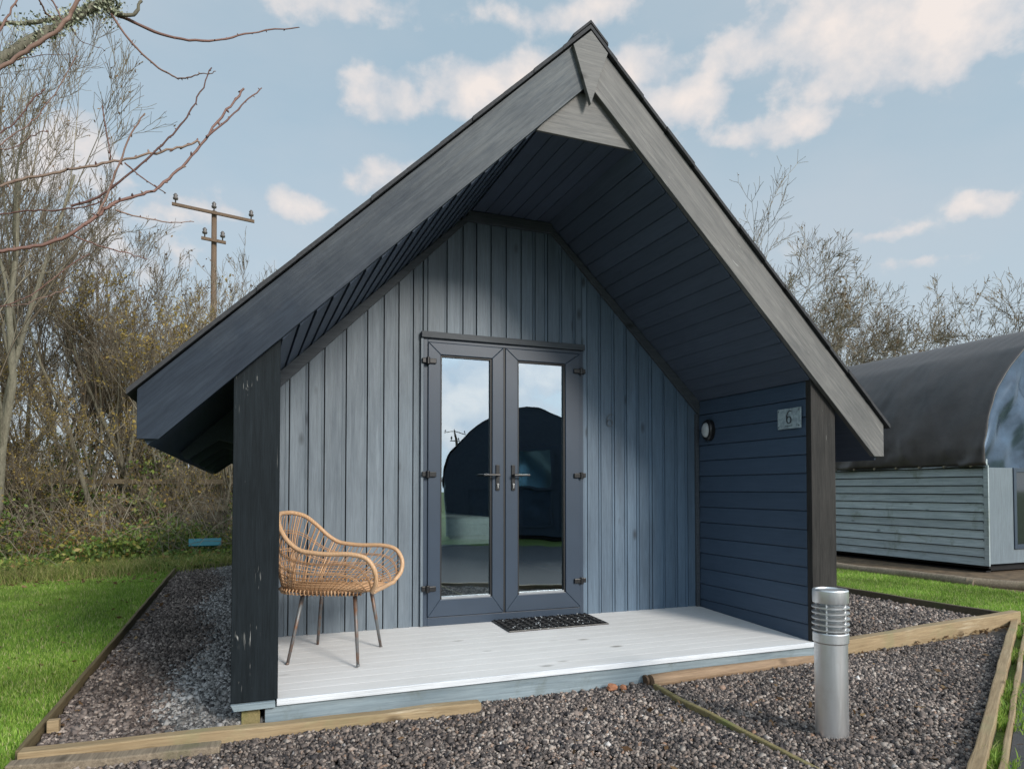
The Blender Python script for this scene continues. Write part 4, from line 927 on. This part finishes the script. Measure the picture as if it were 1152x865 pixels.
# ------------------------------------------------------------------ telegraph poles
def tel_pole(x, y, ztop, tilt, label, yaw=0):
    e = empty('telegraph_pole', (x, y, GZ), yaw); H = ztop-GZ; tag(e, label, 'pole', 'telegraph poles')
    mb = MB(); mb.tube([(0,0,-.1),(.02,0,H*.5),(0,0,H)], [.11,.10,.08], 12); mb.build('pole_shaft', M['pole'], e, smooth=True)
    for dz, w in ((.12,1.2),(1.0,.36)):
        mb = MB(); mb.hexa([(-w,-.19,H-dz-.03+w*tilt),(w,-.19,H-dz-.03-w*tilt),(w,-.121,H-dz-.03-w*tilt),(-w,-.121,H-dz-.03+w*tilt),(-w,-.19,H-dz+.06+w*tilt),(w,-.19,H-dz+.06-w*tilt),(w,-.121,H-dz+.06-w*tilt),(-w,-.121,H-dz+.06+w*tilt)])
        c = mb.build('crossarm', M['pole'], e)
        for xx in ((-w+.1),(w-.1),) + ((0,) if dz < .5 else ()):
            mb = MB(); zz = H-dz+.062-xx*tilt; mb.lathe([(.02,0),(.02,.10),(.07,.11),(.08,.16),(.05,.2),(.07,.24),(.03,.30)], 12); i = mb.build('insulator', M['ceramic'], c, smooth=True); i.location = (xx,-.155,zz)
    return e
pt_ = at(241,238,20); tel_pole(pt_.x, 20, pt_.z, .09, 'brown wooden telegraph pole with tilted crossarm behind the hedgerow trees')

# ------------------------------------------------------------------ fence behind the hedge
fe = empty('rail_fence', (-5.6, 11.4, GZ), R(2)); tag(fe, 'dark post and rail fence running behind the undergrowth', 'fence')
for z in (1.28,.75): mb = MB(); mb.box(-4, 6, -.02, .02, z, z+.09); mb.build('rail', M['timber_dark'], fe)
for k in range(6): mb = MB(); mb.box(-4+k*1.95,-3.9+k*1.95,.022,.12,0,1.45); mb.build('post', M['timber_dark'], fe)

# ------------------------------------------------------------------ trees
class Tubes:
    def __init__(s): s.V = []; s.F = []; s.n = 0; s.tips = []
    def add(s, P, rad, k=3):
        P = np.asarray(P, float); n = len(P); t = np.gradient(P, axis=0); t /= np.linalg.norm(t, axis=1)[:,None]+1e-9
        ref = np.array([.31,.87,.39]) if abs(t[0,2]) > .7 else np.array([.1,.15,.98])
        a = np.cross(t, ref); a /= np.linalg.norm(a, axis=1)[:,None]+1e-9; b = np.cross(t, a)
        th = np.arange(k)*2*np.pi/k; rad = np.asarray(rad)[:,None,None]
        V = P[:,None]+rad*(a[:,None]*np.cos(th)[None,:,None]+b[:,None]*np.sin(th)[None,:,None])
        i = np.arange(n-1)[:,None]*k; j = np.arange(k)[None]; j2 = (j+1) % k
        F = np.stack([i+j, i+j2, i+k+j2, i+k+j], -1).reshape(-1,4)+s.n
        s.V.append(V.reshape(-1,3)); s.F.append(F); s.n += n*k
    def build(s, name, mat, parent=None):
        return np_mesh(name, np.concatenate(s.V), np.concatenate(s.F), mat, parent, smooth=True)
def grow(rng, thick, thin, p, d, length, r0, lvl, maxl, up=.25, spread=.7, kids=(5,6,6,5), wob=.16, rmin=.0035, tips=None, lenf=.62):
    n = max(4, int(6-lvl)); P = [p]; d = d/np.linalg.norm(d); st = length/n
    for i in range(n):
        d = d+rng.normal(0, wob, 3)+np.array([0,0,up*.25]); d /= np.linalg.norm(d); P.append(P[-1]+d*st)
    P = np.array(P); rad = np.maximum(r0*(1-.72*np.linspace(0,1,n+1)), rmin*.8)
    (thick if r0 > .022 else thin).add(P, rad, 6 if r0 > .04 else (4 if r0 > .015 else 3))
    if tips is not None and lvl >= maxl-1:
        for q in P[1:]: tips.append(q+rng.normal(0,.02,3))
    if lvl >= maxl: return
    for k in range(kids[min(lvl, len(kids)-1)]):
        t = rng.uniform(.22, 1); i = min(int(t*n), n-1); f = t*n-i; q = P[i]*(1-f)+P[i+1]*f
        dd = P[i+1]-P[i]; dd /= np.linalg.norm(dd); s = rng.normal(size=3); s -= dd*s.dot(dd); s /= np.linalg.norm(s)
        nd = dd+s*spread*rng.uniform(.6,1.3)+np.array([0,0,up])
        rr0 = max(r0*(1-.72*t)*rng.uniform(.45,.7), rmin)
        grow(rng, thick, thin, q, nd, length*lenf*(1-.35*t)*rng.uniform(.7,1.25), rr0, lvl+1, maxl, up, spread, kids, wob*1.05, rmin, tips, lenf)
def make_tree(name, seed, H, stems, label, cat='tree', group=None, leaf=None, leafn=600, leafs=.03, lean=.25, kids=(7,6,6,4), spread=.6, up=.22, maxl=4, r0=.09, rmin=.004, lenf=.6, twig='twig'):
    rng = np.random.default_rng(seed); e = empty(name); tag(e, label, cat, group)
    th, tn, tips = Tubes(), Tubes(), []
    for k in range(stems):
        a = rng.uniform(0, 2*np.pi); d = np.array([np.cos(a)*lean, np.sin(a)*lean, 1.0])
        grow(rng, th, tn, np.array([np.cos(a)*.10*(stems > 1), np.sin(a)*.10*(stems > 1), -.05]), d, H*.72*rng.uniform(.8,1.1), r0*rng.uniform(.6,1.1), 0, maxl, up, spread, kids, .10, rmin, tips, lenf)
    th.build('trunk', M['bark'], e); tn.build('crown', M[twig], e)
    if leaf:
        tp = np.array(tips); idx = rng.choice(len(tp), min(leafn, len(tp)), replace=False)
        leaf_cards('foliage', tp[idx], leafs, M[leaf], seed, e)
    print(name, seed, sum(len(f) for f in tn.F), np.concatenate(tn.V)[:,2].max())
    return e
GT = 'bare trees of the hedgerow left of the cabin'
def setg(o, lab, grp=None):
    o['label'] = lab
    if grp: o['group'] = grp
    elif 'group' in o: del o['group']
tA = make_tree('bare_tree', 21, 8.6, 4, 'tall multi-stemmed bare tree at the left edge with lichened trunks', group=GT, leaf='leaf_brown', leafn=700, leafs=.026, lean=.22)
tB = make_tree('bare_tree', 22, 7.0, 3, '', group=GT, leaf='leaf_brown', leafn=700, leafs=.026, lean=.30, kids=(7,6,5,4))
tC = make_tree('bare_tree', 23, 5.5, 5, '', group=GT, leaf='leaf_olive', leafn=5500, leafs=.030, lean=.35, kids=(7,6,5,4), r0=.05)
tA.location = (-5.75, 9.9, GZ)
tB.location = (-4.3, 11.6, GZ); setg(tB, 'slender three-stemmed bare tree right of the big lichened one', GT)
tC.location = (-3.55, 12.6, GZ); setg(tC, 'low many-stemmed willow with yellowing leaves just left of the cabin roof', GT)
def put(src, x, y, s, rz, lab, grp=GT, sz=None):
    o = copy_tree(src); o.location = (x, y, GZ); o.scale = (s, s, sz or s); o.rotation_euler = (0,0,rz); setg(o, lab, grp); return o
put(tA, -7.4, 12.5, 1.05, 2.0, 'tall bare tree standing furthest left in the second row')
put(tB, -6.5, 14.0, 1.15, 4.0, 'bare tree showing above and behind the lichened tree')
put(tC, -2.6, 14.5, .95, 1.2, 'willow with yellowing leaves nearest the cabin eave')
put(tC, -4.6, 15.0, 1.1, 3.2, 'willow with yellowing leaves beside the telegraph pole')
put(tB, -3.0, 17.5, .85, 5.5, 'thin bare tree right of the telegraph pole')
put(tB, -5.1, 12.6, 1.0, 1.9, 'bare tree close to the right of the lichened tree')
put(tB, -2.4, 12.2, .72, 3.0, 'small bare tree beside the cabin eave')
put(tB, -3.7, 13.0, 1.12, 2.2, 'bare tree whose upper twigs cross the telegraph pole')
put(tC, -5.3, 11.3, .62, .4, 'short leafy sapling below the slender bare tree')
put(tC, -7.0, 9.6, .72, 2.4, 'short leafy sapling at the left edge of the photo')
put(tA, -9.5, 9.0, .9, 5.0, 'bare tree beyond the left edge of the lawn')
GR = 'bare trees behind the cabin and the neighbouring pod'
tD = make_tree('bare_tree', 31, 10.5, 2, 'tall bare tree rising above the right roof slope', group=GR, leaf='leaf_brown', leafn=700, leafs=.035, lean=.30, kids=(9,6,6,4), r0=.13, rmin=.007, spread=.8, up=.08)
tD.location = (14.6, 17, GZ); tD.scale = (1.12,1.12,1.25)
tE = make_tree('bare_tree', 32, 8.2, 3, '', group=GR, leaf='leaf_brown', leafn=1100, leafs=.04, lean=.45, kids=(8,6,6,4), r0=.09, rmin=.007, spread=.8, up=.08)
tE.location = (19.6, 16.5, GZ); tE.scale = (1.1,1.1,1.15); setg(tE, 'bushy bare tree directly right of the roof edge', GR)
put(tE, 21.9, 17.5, 1.25, 2.1, 'bushy bare tree in the middle of the group above the black tarpaulin', GR)
put(tE, 24.0, 17.0, 1.15, 4.0, 'smaller bare tree at the right end of the group above the black tarpaulin', GR)
put(tD, 14.2, 21, 1.2, 2.6, 'bare tree whose top twigs show beside the ridge', GR)
put(tD, 30.0, 16.5, .80, 1.0, 'bare tree with rusty leaves at the right edge of the photo', GR)
put(tE, 18.0, 20, 1.3, 5.1, 'bare tree half hidden behind the right bargeboard', GR)
put(tE, 26.3, 20, .95, .6, 'low bare tree behind the crest of the tarpaulin', GR)
# behind the camera, for the reflections in the glass
GB = 'bare trees behind the opposite pod, seen in the glass'
put(tB, 1.9, -14, .55, .3, 'bare tree left of the opposite pod, reflected in the glass', GB)
put(tE, -1.0, -22, .8, 1.3, 'bare tree far left of the opposite pod, reflected in the glass', GB)
put(tE, 19.0, -21, .8, 1.3, 'bare tree right of the opposite pod, reflected in the glass', GB)
tel_pole(17.9, -60, 6.9, .02, 'small telegraph pole behind the opposite pod, reflected in the glass')

# shrubs that close the view under the trees
GS = 'twiggy shrubs along the hedgerow'
sh = make_tree('shrub', 41, 2.6, 9, 'twiggy shrub', 'shrub', GS, leaf='leaf_olive', leafn=900, leafs=.026, lean=.75, kids=(6,5,4,3), spread=.8, maxl=3, r0=.028, rmin=.0035, lenf=.6)
sh2 = make_tree('shrub', 42, 2.2, 9, 'bramble shrub', 'shrub', GS, leaf='leaf_green', leafn=2800, leafs=.035, lean=.9, kids=(6,5,4,3), spread=.9, maxl=3, r0=.028, rmin=.0035, lenf=.6)
rr = random.Random(12); first = {0: True, 1: True}
spots = [(-6.9,10.6),(-6.0,11.8),(-5.0,10.7),(-4.2,12.2),(-3.6,11.1),(-2.9,12.4),(-2.3,11.2),(-7.6,13.5),(-6.4,14.2),(-5.3,13.6),(-4.0,14.0),(-3.1,15.2),(-2.2,13.5),(-1.2,12.6),(-8.6,11.4)]
names_ = ['twiggy shrub with yellow leaves', 'arching bramble bush with green leaves']
slabs = ['yellow-leaved twiggy shrub at the foot of the big lichened tree', 'green bramble bush behind the big lichened tree', 'yellow-leaved twiggy shrub right of the big lichened tree',
 'green bramble bush in front of the middle willow', 'yellow-leaved twiggy shrub in front of the slender bare tree', 'green bramble bush under the small bare tree by the eave', 'yellow-leaved twiggy shrub nearest the black post',
 'green bramble bush far left behind the front shrubs', 'yellow-leaved twiggy shrub far left in the back row', 'green bramble bush behind the lichened tree, right of the yellow shrub', 'yellow-leaved twiggy shrub behind the slender bare tree',
 'green bramble bush behind the willow nearest the eave', 'yellow-leaved twiggy shrub behind the cabin corner', 'green bramble bush hidden behind the cabin wall', 'yellow-leaved twiggy shrub beyond the left edge of the photo',
 'green bramble bush furthest back near the pole', 'yellow-leaved twiggy shrub furthest back right of the pole', 'green bramble bush furthest back at the left edge']
for i, (x, y) in enumerate(spots):
    k = i % 2; src = (sh, sh2)[k]
    if first[k]: o = src; first[k] = False
    else: o = copy_tree(src)
    o.location = (x, y, GZ); s = rr.uniform(.85,1.25)*(1.25 if y > 13 else 1); o.scale = (s,s,s*rr.uniform(.85,1.1)); o.rotation_euler = (0,0,rr.uniform(0,6.28))
    setg(o, slabs[i], GS)
# undergrowth: brambles, ivy and litter
def clumps(name, seed, nc, n, hmin, hmax, y0, y1, size, mat, label, dens=1.0):
    r = np.random.default_rng(seed)
    C_ = np.stack([r.uniform(-8.5,-1.2,nc), r.uniform(y0,y1,nc), np.zeros(nc)], 1); C_[:,1] += np.clip((C_[:,0]+2.4)*.3, -1.7, 0)
    hC = r.uniform(hmin,hmax,nc)*(.6+.4*np.sin(C_[:,0]*1.9+seed)); rC = r.uniform(.2,.55,nc)
    idx = r.integers(0,nc,n); u = r.normal(size=(n,3)); u /= np.linalg.norm(u,axis=1)[:,None]; u[:,2] = abs(u[:,2]); rad = r.uniform(.2,1.0,n)**.6
    P = C_[idx]+u*rad[:,None]*np.stack([rC[idx],rC[idx],hC[idx]],1)+r.normal(0,.03,(n,3)); P[:,2] += GZ; P = P[~((P[:,0] > -3.1)&(P[:,0] < -2.2)&(P[:,1] < 9.0)&(P[:,2] > .04))]
    tag(leaf_cards(name, P, size, mat, seed), label, 'undergrowth', kind='stuff')
clumps('undergrowth', 77, 260, 56000, .25, .85, 8.6, 12.0, .036, M['leaf_green'], 'tangle of green brambles, ivy and weeds at the foot of the hedgerow')
clumps('dead_undergrowth', 78, 70, 5000, .3, 1.3, 9.4, 12.6, .030, M['leaf_brown'], 'brown dead leaves caught in the lower hedgerow')
clumps('yellow_undergrowth', 79, 60, 7000, .4, 1.6, 9.6, 12.4, .032, M['leaf_olive'], 'yellowing leaves through the lower hedgerow')
clumps('hedge_greenery', 81, 90, 16000, .5, 1.5, 9.3, 12.0, .034, M['leaf_green'], 'ivy and bramble leaves climbing through the lower hedgerow')
clumps('ground_ivy', 80, 200, 14000, .05, .25, 7.7, 9.2, .030, M['leaf_green'], 'low weeds creeping from the hedgerow on to the lawn')
r = np.random.default_rng(7)
tb = Tubes()
for _ in range(700):
    x = r.uniform(-8,-1.5); y = r.uniform(8.6,12.5)-.25*min(0,x+2.4)*-1*.8; a = r.uniform(0,6.28); ln = r.uniform(.4,1.5); h = r.uniform(.2,1.1)
    t = np.linspace(0,1,6); tb.add(np.stack([x+np.cos(a)*ln*t, y+np.sin(a)*ln*t, GZ+h*np.sin(t*2.4)], 1), np.full(6,.004), 3)
tag(tb.build('bramble_stems', M['twig']), 'thin arching dead stems through the undergrowth', 'stems', kind='stuff')
# a far wood that closes the horizon
fw = Tubes(); rng = np.random.default_rng(5); P = []
for a_ in np.linspace(-1.2, 1.35, 240):
    rad = 60+rng.uniform(-4,12); x, y = CAM.x+rad*math.sin(a_), CAM.y+rad*math.cos(a_); h = rng.uniform(2.2,4.0)
    for k in range(14):
        d = np.array([rng.normal(0,.5), rng.normal(0,.5), 1]); q = np.array([x+rng.normal(0,1.2), y+rng.normal(0,1), GZ]); t = np.linspace(0,1,4)[:,None]
        fw.add(q+d*t*h*rng.uniform(.5,1)+rng.normal(0,.12,(4,3))*t, np.linspace(.06,.02,4), 3)
    for k in range(50): P.append((x+rng.normal(0,1.6), y+rng.normal(0,1), GZ+abs(rng.normal(0,.42))*h))
tag(fw.build('far_wood', M['twig']), 'far-off bare wood along the horizon', 'wood', kind='stuff')
tag(leaf_cards('far_scrub', np.array(P), .24, M['leaf_brown'], 4), 'far-off brown scrub along the horizon', 'scrub', kind='stuff')

# ------------------------------------------------------------------ foreground tree reaching in from the left
ft = empty('overhanging_tree', (-4.6, .6, GZ)); tag(ft, 'tree standing just outside the left edge whose reddish bare branches reach over the lawn', 'tree')
inv = Vector((-4.6,.6,GZ))
trunk = Tubes(); red = Tubes(); rng = np.random.default_rng(3)
def V3(p): return np.array(p-inv)
tp = np.array([(0,0,-.05),(.05,-.02,.8),(-.02,.03,1.7),(.05,0,2.6),(.1,-.1,3.6),(.05,-.05,4.6)]); trunk.add(tp, [.13,.12,.11,.095,.075,.05], 10)
def limb(pix, r0, r1, tb, start=None, y0=.3, y1=.3, k=6, sub=5, buds=True, jit=.003):
    pl_ = [V3(at(u, v, y0+(y1-y0)*i/(len(pix)-1))) for i, (u, v) in enumerate(pix)]
    if start is not None:
        stp = np.linalg.norm(pl_[1]-pl_[0]); q = pl_[0]-(pl_[1]-pl_[0]); s0 = np.array(start); m_ = max(1, int(np.linalg.norm(q-s0)/stp))
        pl_ = [s0+(q-s0)*i/m_ for i in range(m_+1)]+pl_
    c = np.array([tuple(p) for p in catmull(pl_, sub)]); n = len(c)
    c += rng.normal(0, jit, c.shape)*np.linspace(.3,1,n)[:,None]
    tb.add(c, np.linspace(r0, r1, n)*(1+rng.uniform(-.10,.10,n)), k)
    if buds:
        for i in range(2, n, 2):
            q = c[i]; d = rng.normal(size=3); d /= np.linalg.norm(d); r = max(r1*1.2, .003); tb.add(np.array([q, q+d*r*2.2, q+d*r*3.6]), [r*.9, r*.9, r*.2], 4)
    return c
st = (.05,0,2.6); st2 = (.02,.0,2.1); st3 = (.08,-.05,3.1)
limb([(0,68),(30,48),(60,32),(95,14),(128,-6),(150,-30)], .030, .018, trunk, st3, .3, .35, 8, buds=False, jit=.003)
limb([(-5,26),(30,27),(60,22),(90,15),(113,2)], .014, .009, trunk, st3, .5, .4, 6, buds=False)
limb([(0,76),(30,57),(62,36),(78,18),(92,-6)], .014, .009, red, st3, .15, .1, buds=False)
limb([(113,4),(128,14),(150,17),(158,0)], .012, .007, trunk, None, .35, .35, buds=False)
limb([(125,14),(150,25),(180,38),(220,46),(255,44),(290,36),(335,32)], .009, .003, red, None, .35, .6)
limb([(125,16),(145,45),(170,70),(190,84),(205,89),(222,84),(240,82)], .006, .002, red, None, .35, .1)
limb([(-4,283),(30,279),(70,268),(108,244),(130,228),(160,219),(180,209),(205,187),(230,157),(255,125),(274,100)], .014, .005, red, st2, .1, .3)
limb([(232,154),(255,136),(275,115),(295,99)], .006, .003, red, None, .25, .35)
limb([(-4,212),(25,201),(60,195),(100,187),(135,181),(175,172),(205,165),(225,160)], .010, .005, red, st, .2, .3)
limb([(110,241),(122,215),(135,182),(148,150),(163,126)], .006, .003, red, None, .15, .1)
limb([(80,232),(110,222),(140,200),(170,175),(190,155),(210,132),(225,105),(238,76)], .006, .003, red, None, .3, .2)
limb([(-4,242),(30,238),(70,236),(100,232),(115,225)], .007, .003, red, st2, .3, .2)
limb([(-4,165),(20,150),(45,128),(65,100),(86,64)], .006, .002, red, st, .1, .1)
limb([(-4,152),(20,135),(35,115),(50,100)], .005, .003, red, st, .2, .2)
limb([(-4,168),(15,166),(40,152),(55,148)], .004, .002, red, st, .25, .2)
limb([(130,236),(150,243),(190,250),(218,249)], .004, .002, red, None, .15, .3)
limb([(80,264),(110,276),(140,284),(165,292)], .004, .002, red, None, .15, .3)
limb([(140,183),(160,200),(187,218)], .004, .002, red, None, .25, .3)
limb([(115,119),(120,150),(124,180)], .003, .003, red, None, .2, .25)
limb([(-4,347),(30,334),(60,313),(100,285)], .005, .002, red, st2, .0, .0)
limb([(-4,346),(25,343),(50,335),(78,324)], .004, .002, red, st2, .0, .1)
limb([(44,0),(52,14),(60,22)], .004, .004, red, None, .2, .3); limb([(58,0),(68,18),(72,30)], .004, .003, red, None, .2, .2); limb([(-4,40),(8,20),(22,-4)], .006, .004, red, None, .2, .2)
limb([(18,68),(35,64),(78,61)], .003, .001, red, None, .3, .2); limb([(80,30),(90,45),(118,57)], .0025, .001, red, None, .3, .4)
for _ in range(26):                                   # upper crown, above the frame
    a = rng.uniform(0,6.28); p0 = tp[rng.integers(3,6)]+0; grow(rng, trunk, red, p0, np.array([math.cos(a)*.9 - .3, math.sin(a), .8]), 1.6, .03, 1, 3, .2, .6, (4,4,4,3), .12, .003, None)
trunk.build('trunk', M['bark'], ft); red.build('branches', M['twig_red'], ft)
# lichen on the thick limb
lp = []
for _ in range(1500):
    u = rng.uniform(0,1); c = V3(at(0+128*u, 68-74*u, .32)); lp.append(c+rng.normal(0,.019,3))
for _ in range(500): c = V3(at(rng.normal(122,8), rng.normal(7,6), .35)); lp.append(c+rng.normal(0,.02,3))
for _ in range(300): u = rng.uniform(0,1); c = V3(at(10+90*u, 27-10*u, .45)); lp.append(c+rng.normal(0,.02,3))
M['lichen'] = island('grey_green_lichen', [(0,(.16,.17,.11)),(.6,(.30,.32,.22)),(1,(.45,.46,.35))], .95)
leaf_cards('lichen', np.array(lp), .009, M['lichen'], 8, ft)
